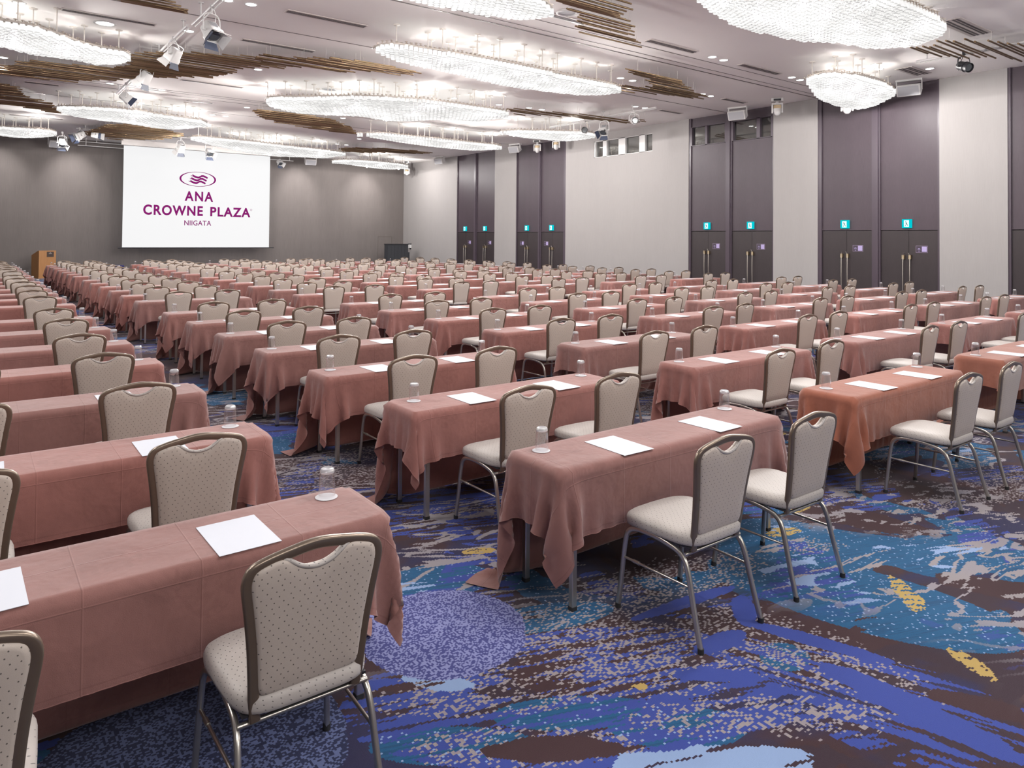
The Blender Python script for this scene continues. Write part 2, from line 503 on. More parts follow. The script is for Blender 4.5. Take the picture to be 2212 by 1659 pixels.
    ye = OR(ye, AND(AND(GT(areaW, 0.62), NOT(fore)), AND(GT(k.noise(cellv, 2.6, 3, 0.6, 0.6), 0.64), GT(nb_, 0.5))))
    col = k.mix(ye, col, yellow)
    # speckled roundels
    def roundel(cx, cy, r, base, spk, prob):
        d = k.vec('DISTANCE', k.vec('MULTIPLY', cellv, (1.0, 1.0, 0.0)), (cx, cy, 0.0))
        return LT(k.math('ADD', d, k.math('MULTIPLY', k.math('SUBTRACT', edge, 0.5), 0.06)), r), k.mix(GT(w2, prob), base, spk)
    i1, c1 = roundel(1.71, 2.74, 0.365, (0.056, 0.062, 0.23), (0.25, 0.27, 0.52), 0.52)
    col = k.mix(i1, col, c1)
    i2, c2 = roundel(0.62, 2.55, 0.50, (0.018, 0.024, 0.075), (0.12, 0.15, 0.31), 0.56)
    col = k.mix(i2, col, c2)
    fib = k.noise(P, 700.0, 2)
    col = k.mix(k.math('MULTIPLY', fib, 0.22), col, (0.02, 0.018, 0.03), 'MIX')
    nb = k.bump(k.noise(P, 600.0, 2), 0.5, 0.004)
    return k.done(k.bsdf(col, 0.95, 0, nb, sheen=0.12, spec=0.1))
M['carpet'] = carpet()

def wallpaper(name, col, var, streak=160.0, rough=0.75, plane='y', spec=0.3):
    """plane: the horizontal axis the wall runs along"""
    k = NT(name); c = k.xyz(k.co())
    h = c[1] if plane == 'y' else c[0]
    v = k.comb(k.math('MULTIPLY', h, streak), k.math('MULTIPLY', c[2], streak * 0.02), 0.0)
    s1 = k.noise(v, 1.0, 3, 0.6)
    v2 = k.comb(k.math('MULTIPLY', h, 4.0), k.math('MULTIPLY', c[2], 0.15), 0.0)
    s2 = k.noise(v2, 1.0, 2, 0.5)
    s3 = k.noise(k.co(), 1.2, 3, 0.5)
    f = k.math('ADD', k.math('MULTIPLY', s1, 0.6), k.math('ADD', k.math('MULTIPLY', s2, 0.2), k.math('MULTIPLY', s3, 0.2)))
    base = k.mix(k.step(f, 0.25, 0.75), tuple(a * (1 - var) for a in col), tuple(a * (1 + var) for a in col))
    nb = k.bump(s1, 0.15, 0.002)
    return k.done(k.bsdf(base, rough, 0, nb, spec=spec))
M['wall_beige'] = wallpaper('beige_wallpaper', (0.305, 0.288, 0.282), 0.05, 120)
M['wall_front'] = wallpaper('taupe_wallpaper', (0.135, 0.118, 0.112), 0.13, 90, plane='x')
M['panel_dark'] = wallpaper('aubergine_laminate', (0.056, 0.041, 0.051), 0.18, 220, 0.42)
M['door_dark'] = wallpaper('dark_door_laminate', (0.036, 0.028, 0.030), 0.2, 220, 0.4)
M['mullion'] = wallpaper('aubergine_post', (0.070, 0.054, 0.068), 0.08, 220, 0.3)
k = NT('ceiling_paint'); n_ = k.noise(k.co(), 0.8, 4, 0.6)
M['ceiling'] = k.done(k.bsdf(k.mix(n_, (0.84, 0.81, 0.775), (0.88, 0.85, 0.82)), 0.75, spec=0.2))
k = NT('bronze_rod'); r_ = k.rand()
M['rod'] = k.done(k.bsdf(k.mix(r_, (0.20, 0.135, 0.075), (0.34, 0.245, 0.15)), 0.30, 0.9))
k = NT('oak_veneer'); c = k.xyz(k.co())
g = k.noise(k.comb(k.math('MULTIPLY', c[0], 26.0), k.math('MULTIPLY', c[1], 26.0), k.math('MULTIPLY', c[2], 1.6)), 1.5, 4, 0.6, 0.6)
M['oak'] = k.done(k.bsdf(k.mix(g, (0.25, 0.11, 0.035), (0.38, 0.185, 0.07)), 0.4))
k = NT('curtain_behind_glass'); c = k.xyz(k.co())
w_ = k.noise(k.comb(0.0, k.math('MULTIPLY', c[1], 22.0), k.math('MULTIPLY', c[2], 0.3)), 1.0, 3, 0.6)
M['curtain'] = k.done(k.bsdf(k.mix(w_, (0.028, 0.024, 0.024), (0.12, 0.10, 0.095)), 0.8))

def thin_glass(name, tint, gl=0.12, edge=0.55, rough=0.02, body=0.0):
    k = NT(name)
    tr = k.n('ShaderNodeBsdfTransparent'); tr.inputs[0].default_value = (*tint, 1)
    g_ = k.n('ShaderNodeBsdfGlossy'); g_.inputs['Roughness'].default_value = rough; g_.inputs[0].default_value = (1, 1, 1, 1)
    lw = k.n('ShaderNodeLayerWeight'); lw.inputs[0].default_value = 0.35
    f = k.math('ADD', gl, k.math('MULTIPLY', lw.outputs['Facing'], edge), clamp=True)
    mx = k.n('ShaderNodeMixShader'); k.put(mx.inputs[0], f)
    k.t.links.new(tr.outputs[0], mx.inputs[1]); k.t.links.new(g_.outputs[0], mx.inputs[2])
    if body:
        df = k.n('ShaderNodeBsdfDiffuse'); df.inputs[0].default_value = (0.85, 0.86, 0.88, 1)
        m2 = k.n('ShaderNodeMixShader'); m2.inputs[0].default_value = body
        k.t.links.new(mx.outputs[0], m2.inputs[1]); k.t.links.new(df.outputs[0], m2.inputs[2])
        return k.done(m2.outputs[0])
    return k.done(mx.outputs[0])
M['glass'] = thin_glass('tumbler_glass', (0.93, 0.93, 0.94), 0.05, 0.58, body=0.025)
M['glass_base'] = thin_glass('tumbler_base', (0.80, 0.80, 0.82), 0.28, 0.6, 0.05, 0.28)
M['window_glass'] = thin_glass('control_room_glass', (0.85, 0.87, 0.86), 0.06, 0.5)

def emit(name, col, st):
    k = NT(name); e = k.n('ShaderNodeEmission'); e.inputs[0].default_value = (*col, 1); e.inputs[1].default_value = st
    return k.done(e.outputs[0])
M['lit'] = emit('downlight_disc', (1.0, 0.98, 0.96), 6.0)
M['bulb'] = emit('chandelier_bulb', (1.0, 0.97, 0.93), 40.0)
M['sign_green'] = emit('exit_sign_green', (0.0, 0.55, 0.62), 0.9)
M['sign_white'] = emit('exit_sign_white', (0.62, 1.0, 0.99), 1.2)

# chandelier glass: frosted tumblers with bulb glow as emission; dimmer rims paint edge shading
def chand_glass(name, lo, hi, opaque):
    k = NT(name)
    n_ = k.noise(k.co(), 9.0, 2, 0.6); w_ = k.noise(k.co(), 1.1, 2, 0.5)
    e = k.n('ShaderNodeEmission'); e.inputs[0].default_value = (1.0, 0.985, 0.97, 1)
    f = k.math('ADD', k.math('MULTIPLY', k.step(n_, 0.3, 0.7), 0.45), k.math('MULTIPLY', k.step(w_, 0.35, 0.65), 0.55))
    k.put(e.inputs[1], k.math('ADD', lo, k.math('MULTIPLY', f, hi - lo)))
    tr = k.n('ShaderNodeBsdfTransparent')
    gl = k.n('ShaderNodeBsdfGlossy'); gl.inputs['Roughness'].default_value = 0.25; gl.inputs[0].default_value = (0.06, 0.06, 0.06, 1)
    ad = k.n('ShaderNodeAddShader'); k.t.links.new(e.outputs[0], ad.inputs[0]); k.t.links.new(gl.outputs[0], ad.inputs[1])
    mx = k.n('ShaderNodeMixShader'); mx.inputs[0].default_value = opaque
    k.t.links.new(tr.outputs[0], mx.inputs[1]); k.t.links.new(ad.outputs[0], mx.inputs[2])
    return k.done(mx.outputs[0])
M['chand'] = chand_glass('chandelier_glass', CH_EM0, CH_EM1, 0.86)
M['chand_edge'] = chand_glass('chandelier_glass_rim', CH_EM0 * 0.50, CH_EM1 * 0.62, 0.9)
for q_ in ('chand', 'chand_edge'): M[q_].cycles.emission_sampling = 'NONE'
M['chand_rim'] = flat('chandelier_rim', (0.50, 0.45, 0.40), 0.35, 0.4)
M['chand_cap'] = flat('chandelier_cap', (0.42, 0.35, 0.29), 0.35, 0.5)
# ================================================================== the room shell
mb = MB(); mb.add([(XL, YB, 0), (XW + 0.3, YB, 0), (XW + 0.3, YF + 0.2, 0), (XL, YF + 0.2, 0)], [(0, 1, 2, 3)], 0, False)
struct('floor', mb.mesh('floor', M['carpet']), 'carpet in blue, maroon, teal and beige brush strokes')
mb = MB(); mb.box(XL - 0.2, XW + 0.4, YB - 0.2, YF + 0.3, HC, HC + 0.2)
struct('ceiling', mb.mesh('ceiling', M['ceiling']), 'pinkish grey painted ceiling')
mb = MB(); mb.box(XL - 0.2, XL, YB - 0.2, YF + 0.2, 0, HC)
struct('wall_left', mb.mesh('wall_left', M['wall_beige']))
mb = MB(); mb.box(XL, XW + 0.2, YB - 0.2, YB, 0, HC)
struct('wall_back', mb.mesh('wall_back', M['wall_beige']))
mb = MB(); mb.box(XL, XW + 0.3, YF, YF + 0.2, 0, HC)
struct('wall_front', mb.mesh('wall_front', M['wall_front']), 'dark taupe front wall behind the screen')

# right-hand wall: beige wallpaper piers between the recessed dark door bays
BAYS = {'A': (27.07, 30.32), 'B': (22.10, 25.44), 'C': (12.58, 15.80), 'D': (7.90, 11.15), 'E': (3.17, 6.41)}
WIN = (17.43, 20.44, 4.94, 5.58)
mb = MB()
ys = [YB]
for kx in ('E', 'D', 'C'):
    ys += list(BAYS[kx])
ys += [WIN[0]]
segs = [(YB, 3.17), (6.41, 7.90), (11.15, 12.58), (15.80, WIN[0]), (WIN[1], 22.10), (25.44, 27.07), (30.32, YF)]
for a, b in segs: mb.box(XW, XW + 0.25, a, b, 0, HC)
mb.box(XW, XW + 0.25, WIN[0], WIN[1], 0, WIN[2]); mb.box(XW, XW + 0.25, WIN[0], WIN[1], WIN[3], HC)
mb.box(XW + 0.25, XW + 0.27, YB, YF, 0, HC)
struct('wall_right', mb.mesh('wall_right', M['wall_beige']), 'beige wallpapered side wall')

trim_i = 0; door_i = 0; win_i = 0
def trim(mb, mat, label=None):
    global trim_i
    trim_i += 1
    return struct('trim_%d' % trim_i, mb.mesh('trim', mat), label)

XR = XW + 0.06      # face of the recessed dark panels
def door_pair(ya, yb, plate_on, nm):
    """two leaves between ya and yb; hinge of detail seen from the hall"""
    global door_i
    door_i += 1
    ym = (ya + yb) / 2
    root = link('door_%d' % door_i, None, None, (XR, ym, 0)); root['kind'] = 'structure'
    root['label'] = 'double door in dark laminate with tall brass pulls, ' + nm
    hw = (yb - ya) / 2
    for s in (-1, 1):
        mb = MB(); a, b = (0.004, hw - 0.005) if s > 0 else (-hw + 0.005, -0.004)
        mb.box(0.0, 0.05, a, b, 0.01, 2.045)
        link('door_leaf', mb.mesh('door_leaf', M['door_dark']), root)
        # tall pull handle
        y = s * 0.085 + 0.04
        mb = MB()
        mb.sweep(catmull([(-0.055, y, 0.42), (-0.062, y, 0.9), (-0.055, y, 1.36)], 5), ell(0.013, 0.011, 10))
        mb.sweep(catmull([(-0.055, y, 1.36), (-0.06, y - s * 0.012, 1.42), (-0.075, y - s * 0.035, 1.47)], 4), ell(0.012, 0.007, 8))
        mb.cyl((0.0, y, 0.46), (-0.055, y, 0.46), 0.012)
        h = link('pull_handle', mb.mesh('pull_handle', M['steel']), root)
        mb = MB(); mb.box(-0.062, 0.0, y - 0.028, y + 0.028, 1.30, 1.41)
        link('handle_bracket', mb.mesh('handle_bracket', M['brass']), h)
    # notice plate (dark, with a lavender notice and lines of small light print)
    py = (-0.32 if plate_on > 0 else 0.40)
    z0, z1 = 1.475, 1.655
    mb = MB(); mb.box(-0.008, 0.0, py - 0.145, py + 0.145, z0, z1)
    pl = link('notice_plate', mb.mesh('notice_plate', M['plate_edge']), root)
    mb = MB(); mb.box(-0.011, -0.008, py - 0.135, py + 0.135, z0 + 0.01, z1 - 0.01)
    link('plate_face', mb.mesh('plate_face', M['plate']), pl)
    mb = MB(); mb.box(-0.014, -0.011, py - 0.125, py - 0.005, z0 + 0.025, z1 - 0.02)
    link('notice_sheet', mb.mesh('notice_sheet', M['lavender']), pl)
    mb = MB()
    for q, (w0, zz) in enumerate(((0.05, 0.10), (0.075, 0.083), (0.06, 0.068), (0.04, 0.035), (0.03, 0.022))):
        mb.box(-0.0135, -0.011, py + 0.065 - w0 / 2, py + 0.065 + w0 / 2, z0 + zz, z0 + zz + (0.012 if q == 0 else 0.005))
    link('small_print', mb.mesh('small_print', M['lavender']), pl)
    return root

def exit_sign(y, nm):
    t = thing('exit_sign', 'green lit exit sign, ' + nm, 'sign', (XR - 0.045, y, 2.23), 0, 'exit signs above the doors')
    mb = MB(); mb.box(-0.02, 0.045, -0.115, 0.115, -0.115, 0.115)
    link('sign_housing', mb.mesh('sign_housing', M['sign_green']), t)
    mb = MB(); mb.box(-0.026, -0.02, -0.062, 0.062, -0.09, 0.085)
    link('sign_panel', mb.mesh('sign_panel', M['sign_white']), t)
    mb = MB(); X = -0.030
    def bar(a, b, w):
        a = Vector(a); b = Vector(b); d = (b - a).normalized(); n = Vector((-d.y, d.x)) * w
        vs = [(X, p.x, p.y) for p in (a + n, b + n, b - n, a - n)] + [(X + 0.003, p.x, p.y) for p in (a + n, b + n, b - n, a - n)]
        mb.add(vs, [(3, 2, 1, 0), (4, 5, 6, 7), (0, 1, 5, 4), (1, 2, 6, 5), (2, 3, 7, 6), (3, 0, 4, 7)], 0, False)
    bar((0.008, 0.030), (-0.004, -0.012), 0.010)
    bar((-0.004, -0.012), (-0.030, -0.030), 0.006); bar((-0.030, -0.030), (-0.036, -0.060), 0.006)
    bar((-0.004, -0.012), (0.018, -0.040), 0.006); bar((0.018, -0.040), (0.034, -0.070), 0.006)
    bar((0.006, 0.026), (-0.026, 0.012), 0.005); bar((0.006, 0.026), (0.030, 0.006), 0.005)
    mb.cyl((X, 0.014, 0.050), (X + 0.003, 0.014, 0.050), 0.012)
    link('running_figure', mb.mesh('running_figure', M['door_dark']), t)

names = {'A': 'bay nearest the front wall', 'B': 'second bay from the front wall', 'C': 'bay with windows at its top',
         'D': 'bay under the small chandelier', 'E': 'bay at the right edge'}
for kx, (a, b) in BAYS.items():
    # sub-bays measured on the photograph: jamb, two door openings, central post
    sub = {'A': ((27.11, 28.59), (28.83, 30.28)), 'B': ((22.25, 23.71), (23.90, 25.40)), 'C': ((12.63, 14.09), (14.32, 15.72)),
           'D': ((7.95, 9.38), (9.61, 11.04)), 'E': ((3.21, 4.66), (4.86, 6.35))}[kx]
    mb = MB()
    mb.box(XW + 0.02, XW + 0.2, sub[0][1], sub[1][0], 0, HC)            # central post
    mb.box(XW + 0.02, XW + 0.2, a, sub[0][0], 0, HC); mb.box(XW + 0.02, XW + 0.2, sub[1][1], b, 0, HC)
    mb.box(XW - 0.012, XW + 0.02, sub[0][1] + 0.05, sub[1][0] - 0.05, 0, HC - 0.001)
    trim(mb, M['mullion'], 'dark posts of the door bay, ' + names[kx])
    for j, (ya, yb) in enumerate(sub):
        mb = MB()
        if kx == 'C':
            mb.box(XR, XW + 0.2, ya, yb, 2.085, 4.93); mb.box(XR, XW + 0.2, ya, yb, 5.58, HC)
        else:
            mb.box(XR, XW + 0.2, ya, yb, 2.085, HC)
        mb.box(XR - 0.012, XR, ya, yb, 2.062, 2.085)                       # door head trim
        trim(mb, M['panel_dark'], 'tall dark panel above the doors, ' + names[kx])
        if in_view(XR, XR, ya, yb, 0, 2.1):
            side = 'half nearer the camera' if j == 0 else 'half nearer the front wall'
            door_pair(ya, yb, 1 if kx != 'B' else -1, side + ', ' + names[kx])
            exit_sign((ya + yb) / 2 + 0.03, side + ', ' + names[kx])

def window(parts, y0, y1, z0, z1, label, white):
    """parts: list of pane ranges"""
    global win_i
    win_i += 1
    root = link('window_%d' % win_i, None, None, (XW + 0.02, 0, 0)); root['kind'] = 'structure'; root['label'] = label
    fm = M['white_paint'] if white else M['mullion']
    mb = MB(); e = [y0] + [q for p in parts for q in p] + [y1]
    for i in range(0, len(e), 2):
        if e[i + 1] - e[i] > 0.001: mb.box(0.0, 0.10, e[i], e[i + 1], z0, z1)
    mb.box(0.0, 0.12, y0, y1, z0, z0 + 0.02); mb.box(0.0, 0.12, y0, y1, z1 - 0.02, z1)
    link('window_frame', mb.mesh('window_frame', fm), root)
    for a, b in parts:
        mb = MB(); mb.box(0.085, 0.09, a, b, z0 + 0.02, z1 - 0.02)
        link('pane', mb.mesh('pane', M['window_glass']), root)
    mb = MB(); mb.box(0.20, 0.22, y0, y1, z0 - 0.02, z1 + 0.02)
    link('curtain', mb.mesh('curtain', M['curtain']), root)
window([(17.45, 17.80), (18.08, 18.78), (19.13, 19.76), (19.97, 20.38)], 17.43, 20.44, 4.94, 5.58, 'row of small control room windows high in the beige wall', True)
window([(12.68, 13.06), (13.18, 14.04)], 12.63, 14.09, 4.93, 5.58, 'dark window at the top of the door bay, nearer the camera', False)
window([(14.36, 15.05), (15.14, 15.68)], 14.32, 15.72, 4.93, 5.58, 'dark window at the top of the door bay, farther from the camera', False)

# concealed door in the front wall
door_i += 1
mb = MB()
for a, b, c_, d in ((17.90, 17.915, 0, 1.82), (18.74, 18.755, 0, 1.82), (17.90, 18.755, 1.81, 1.825)):
    mb.box(a, b, YF - 0.004, YF, c_, d)
struct('door_%d' % door_i, mb.mesh('door', M['ceil_track']), 'concealed door in the dark front wall, only its seam showing')

# seams and tracks in the ceiling
for y, w in ((11.15, 0.035), (10.45, 0.012), (10.91, 0.010), (14.22, 0.025), (22.05, 0.02), (22.79, 0.012), (22.30, 0.010), (25.0, 0.012)):
    mb = MB(); mb.box(XL, XW, y - w / 2, y + w / 2, HC - 0.006, HC)
    trim(mb, M['ceil_track'], 'thin dark seam across the ceiling')

# ================================================================== ceiling fittings
cn = 0
def vent(x0, y0, x1, y1, slots, lab):
    mb = MB(); w = 0.10 * slots
    t = thing('ceiling_vent', lab, 'air vent', ((x0 + x1) / 2, (y0 + y1) / 2, HC), 0, 'linear air vents in the ceiling')
    L = (x1 - x0) / 2
    mb.box(-L, L, -w, w, -0.012, 0.0)
    link('vent_frame', mb.mesh('vent_frame', M['vent_frame']), t)
    mb = MB()
    for q in range(slots):
        yc = (q - (slots - 1) / 2) * 0.16
        mb.box(-L + 0.02, L - 0.02, yc - 0.05, yc - 0.012, -0.016, -0.012); mb.box(-L + 0.02, L - 0.02, yc + 0.014, yc + 0.05, -0.016, -0.012)
    link('slot', mb.mesh('slot', M['vent_dark']), t)
VENTS = [(1.27, 15.38, 2.84, 1, 'left of the hanging spotlights, near the left chandelier'), (4.54, 12.89, 6.12, 1, 'beside the top middle chandelier, above the brass rod band'),
 (4.48, 15.36, 6.05, 1, 'between the spotlight pipe and the central chandeliers'), (4.39, 20.3, 5.98, 1, 'below the brass rod band left of centre'),
 (5.17, 23.3, 5.96, 1, 'small, over the lit left middle chandelier'), (8.30, 10.06, 9.33, 1, 'tucked under the brass rods at top centre'),
 (11.11, 10.09, 12.64, 1, 'between the brass rods and the paired downlights'), (14.32, 10.12, 15.88, 1, 'left of the small round chandelier'),
 (17.4, 12.89, 18.46, 1, 'next to the wall above the windowed door bay'), (14.42, 5.68, 15.92, 2, 'wide, right of the largest chandelier'),
 (17.58, 7.92, 18.62, 2, 'wide, right of the small round chandelier'), (17.38, 15.27, 18.41, 1, 'short, near the wall by the control room windows'),
 (1.11, 23.3, 1.91, 1, 'thin, left of the lit left middle chandelier'), (1.02, 30.0, 2.6, 1, 'farthest, above the small left chandelier')]
for x0, y0, x1, sl, lab in VENTS: vent(x0, y0, x1, y0, sl, 'linear ceiling vent ' + lab)

DOWN = [(0.64, 15.45), (0.56, 20.46), (3.8, 20.33), (3.53, 12.96), (3.93, 12.94), (3.46, 15.41), (5.62, 17.87), (6.62, 20.34), (13.27, 10.12), (13.7, 10.13), (16.47, 10.13), (16.9, 10.16), (16.42, 12.86), (16.84, 12.9), (13.2, 12.9), (13.65, 12.91), (16.38, 15.37), (16.78, 15.34), (13.98, 17.64), (14.49, 17.63), (16.76, 8.17), (17.26, 8.34), (18.14, 7.57), (6.52, 25.53), (6.95, 25.53), (7.01, 23.35), (10.24, 23.27), (12.89, 29.89), (13.34, 29.92), (10.15, 30.05), (12.94, 27.74), (11.32, 17.84), (12.94, 17.82), (16.24, 23.19), (16.64, 23.14), (2.98, 22.07), (3.91, 22.4), (4.27, 22.11)]
mb = MB(); mb.lathe([(0.112, 0.0), (0.112, -0.008), (0.095, -0.010), (0.090, -0.004)], n=24, cap=False)
dl_ring = mb.mesh('trim_ring', M['white_paint'])
mb = MB(); mb.lathe([(0.0, -0.004), (0.092, -0.004)], n=24, cap=False)
dl_disc = mb.mesh('light_disc', M['lit'])
def where(x, y):
    """words for a place on the ceiling, from things that can be seen"""
    p = proj(x, y, HC)
    u = ['far left', 'left', 'left of centre', 'centre', 'right of centre', 'right', 'far right'][max(0, min(6, int(p[0] / 316)))]
    return u
srt = sorted(DOWN, key=lambda q: (q[1], q[0]))
rowsd = {}
for q in srt: rowsd.setdefault(round(q[1] / 2.46), []).append(q)
ORD = ['first', 'second', 'third', 'fourth', 'fifth', 'sixth', 'seventh', 'eighth', 'ninth', 'tenth', 'eleventh', 'twelfth', 'thirteenth', 'fourteenth', 'fifteenth', 'sixteenth', 'seventeenth', 'eighteenth', 'nineteenth', 'twentieth']
for ri, (kk, lst) in enumerate(sorted(rowsd.items())):
    lst.sort()
    for ci, (x, y) in enumerate(lst):
        t = thing('downlight', 'round recessed ceiling downlight, %s from left in the %s row from the camera' % (ORD[ci], ORD[ri]), 'ceiling light', (x, y, HC), 0, 'recessed downlights')
        link('trim_ring', dl_ring, t); link('light_disc', dl_disc, t)
for i, (x, y, lit, lab) in enumerate([(2.04, 15.88, 1, 'lit, beside the left chandelier'), (8.62, 9.78, 0, 'dark centred, next to brass rods at top centre'), (10.07, 24.04, 1, 'lit, among the middle brass rods'), (7.94, 19.01, 0, 'dark, behind the hanging rods of the middle chandelier'), (1.9, 27.2, 0, 'dark, between the two left chandeliers')]):
    t = thing('ceiling_speaker', 'large round ceiling fitting with white rim, ' + lab, 'ceiling light', (x, y, HC), 0, 'large round ceiling fittings')
    mb = MB(); mb.lathe([(0.20, 0.0), (0.20, -0.015), (0.165, -0.02), (0.155, -0.006)], n=28, cap=False)
    link('rim', mb.mesh('rim', M['white_paint']), t)
    mb = MB(); mb.lathe([(0.0, -0.006), (0.158, -0.006)], n=28, cap=False)
    link('centre_disc', mb.mesh('centre_disc', M['lit'] if lit else M['grille']), t)

# ------------------------------------------------------------------ brass rod fields
def inside(poly, x, y):
    c = False; n = len(poly); j = n - 1
    for i in range(n):
        if (poly[i][1] > y) != (poly[j][1] > y) and x < (poly[j][0] - poly[i][0]) * (y - poly[i][1]) / (poly[j][1] - poly[i][1]) + poly[i][0]:
            c = not c
        j = i
    return c
def spans(poly, y):
    xs = []; n = len(poly)
    for i in range(n):
        a, b = poly[i], poly[(i + 1) % n]
        if (a[1] > y) != (b[1] > y): xs.append(a[0] + (y - a[1]) * (b[0] - a[0]) / (b[1] - a[1]))
    xs.sort()
    return [(xs[i], xs[i + 1]) for i in range(0, len(xs) - 1, 2)]
SLATS = {
 'P1': [(1.79, 13.37), (2.28, 13.49), (2.61, 13.48), (2.95, 13.51), (3.02, 13.49), (2.8, 13.27), (2.67, 13.03), (2.51, 12.8), (2.25, 12.44), (1.67, 12.91)],
 'P2a': [(-0.01, 21.06), (0.51, 20.47), (0.91, 19.68), (1.11, 19.25), (1.85, 19.14), (2.75, 18.82), (3.0, 18.04), (3.32, 19.28), (2.73, 20.08), (2.28, 20.45), (1.9, 21.1), (1.46, 21.06), (0.99, 21.18), (0.53, 21.24), (-0.01, 21.06)],
 'P2b': [(2.88, 18.14), (2.83, 17.03), (3.21, 16.67), (3.92, 16.05), (4.69, 15.78), (5.48, 16.03), (5.03, 16.57), (4.68, 17.54), (4.5, 18.25), (4.09, 18.52), (3.59, 19.12), (3.23, 19.35)],
 'P2c': [(4.87, 15.43), (5.61, 15.23), (6.39, 14.7), (7.05, 14.59), (7.89, 14.64), (8.41, 14.81), (7.9, 15.11), (7.26, 15.27), (6.84, 15.61), (5.87, 15.94), (5.44, 16.23), (5.16, 16.02)],
 'P3': [(0.19, 22.99), (0.57, 22.6), (0.72, 22.62), (0.91, 22.9), (0.9, 23.68), (1.19, 24.35), (1.74, 24.87), (1.91, 25.68), (2.24, 26.75), (1.61, 26.33), (0.66, 25.86), (0.22, 25.76)],
 'P4': [(7.28, 8.66), (7.54, 8.79), (8.37, 9.17), (8.58, 9.31), (8.84, 9.71), (8.95, 9.81), (10.56, 9.86), (10.32, 9.66), (9.71, 9.39), (9.44, 9.01), (9.25, 8.91), (9.07, 8.85), (8.8, 8.8), (8.75, 8.48), (8.6, 8.27), (8.34, 8.15), (8.09, 8.02)],
 'P5': [(11.91, 11.37), (12.0, 11.23), (13.47, 11.31), (13.99, 11.61), (15.03, 12.06), (15.8, 12.3), (15.48, 12.48), (15.2, 12.71), (14.74, 12.85), (14.26, 12.9), (13.43, 13.07), (13.11, 12.75), (13.43, 12.63), (13.94, 12.29), (13.39, 11.97), (12.95, 11.74), (12.43, 11.6)],
 'P6': [(12.81, 17.12), (13.95, 16.65), (15.38, 16.33), (16.77, 16.18), (17.52, 15.84), (17.12, 16.6), (15.86, 16.71), (14.53, 17.01), (13.49, 17.59)],
 'P7': [(15.08, 6.68), (15.02, 6.24), (14.81, 6.01), (15.2, 5.72), (16.27, 5.08), (16.54, 4.94), (17.88, 5.35), (17.32, 5.64), (16.69, 5.81), (16.15, 6.23), (15.67, 6.5), (15.21, 6.64)],
 'P8': [(7.0, 22.3), (7.12, 22.11), (8.14, 22.05), (9.23, 22.33), (10.43, 23.38), (11.42, 24.85), (10.37, 24.69), (9.3, 24.34), (8.3, 24.02), (7.58, 23.29)],
 'P9': [(3.43, 31.8), (3.87, 28.78), (4.54, 27.95), (5.75, 28.75), (6.44, 29.39), (6.04, 31.06), (4.62, 32.45)],
 'P10': [(12.81, 29.22), (14.18, 28.34), (15.71, 28.0), (16.7, 28.27), (16.05, 28.6), (14.36, 29.61), (13.29, 30.1)],
}

SLAT_LAB = {'P1': 'top left beside the spotlight pipe', 'P2a': 'under the left chandelier', 'P2b': 'crossing behind the hanging spotlights',
 'P2c': 'long band left of the upper middle chandelier', 'P3': 'at the left edge over the lit left middle chandelier', 'P4': 'at top centre right of the cut off chandelier',
 'P5': 'right of the long upper middle chandelier', 'P6': 'thin band over the chandelier by the control room windows', 'P7': 'widely spaced, by the right pipe',
 'P8': 'below the broad middle chandelier', 'P9': 'far left, above the screen', 'P10': 'farthest thin band near the front wall'}
for kx, poly in SLATS.items():
    rr = random.Random(hash_ := sum(map(ord, kx)) * 17)
    yy0 = min(p[1] for p in poly); yy1 = max(p[1] for p in poly)
    cx_ = sum(p[0] for p in poly) / len(poly); cy_ = (yy0 + yy1) / 2
    pitch = 0.115 if kx == 'P7' else max(0.065, (yy1 - yy0) / 60.0)
    rad = 0.019 if kx == 'P7' else max(0.016, pitch * 0.24)
    t = thing('ceiling_rod_sculpture', 'hanging field of bronze rods, ' + SLAT_LAB[kx], 'ceiling sculpture', (cx_, cy_, HC), 0, 'fields of bronze rods below the ceiling')
    y = yy0 + pitch / 2; q = 0; hang = MB()
    while y < yy1:
        for a, b in spans(poly, y):
            if b - a < 0.12: continue
            a -= rr.uniform(0.0, 0.18); b += rr.uniform(0.0, 0.18) + (0.25 if kx == 'P7' else 0)
            z = 5.62 - HC + rr.choice((-0.03, 0.0, 0.03)) + rr.uniform(-0.008, 0.008)
            mb = MB(); mb.cyl((a - cx_, y - cy_, z), (b - cx_, y - cy_, z), rad, n=8)
            link('rod', mb.mesh('rod', M['rod']), t)
            if q % 4 == 0:
                for hx in np.arange(a + 0.15, b, 0.7):
                    hang.cyl((hx - cx_, y - cy_, z), (hx - cx_, y - cy_, 0), 0.0035, n=5, caps=False)
            q += 1
        y += pitch
    if hang.v: link('suspension_wires', hang.mesh('suspension_wires', M['rose_metal']), t)['kind'] = 'stuff'

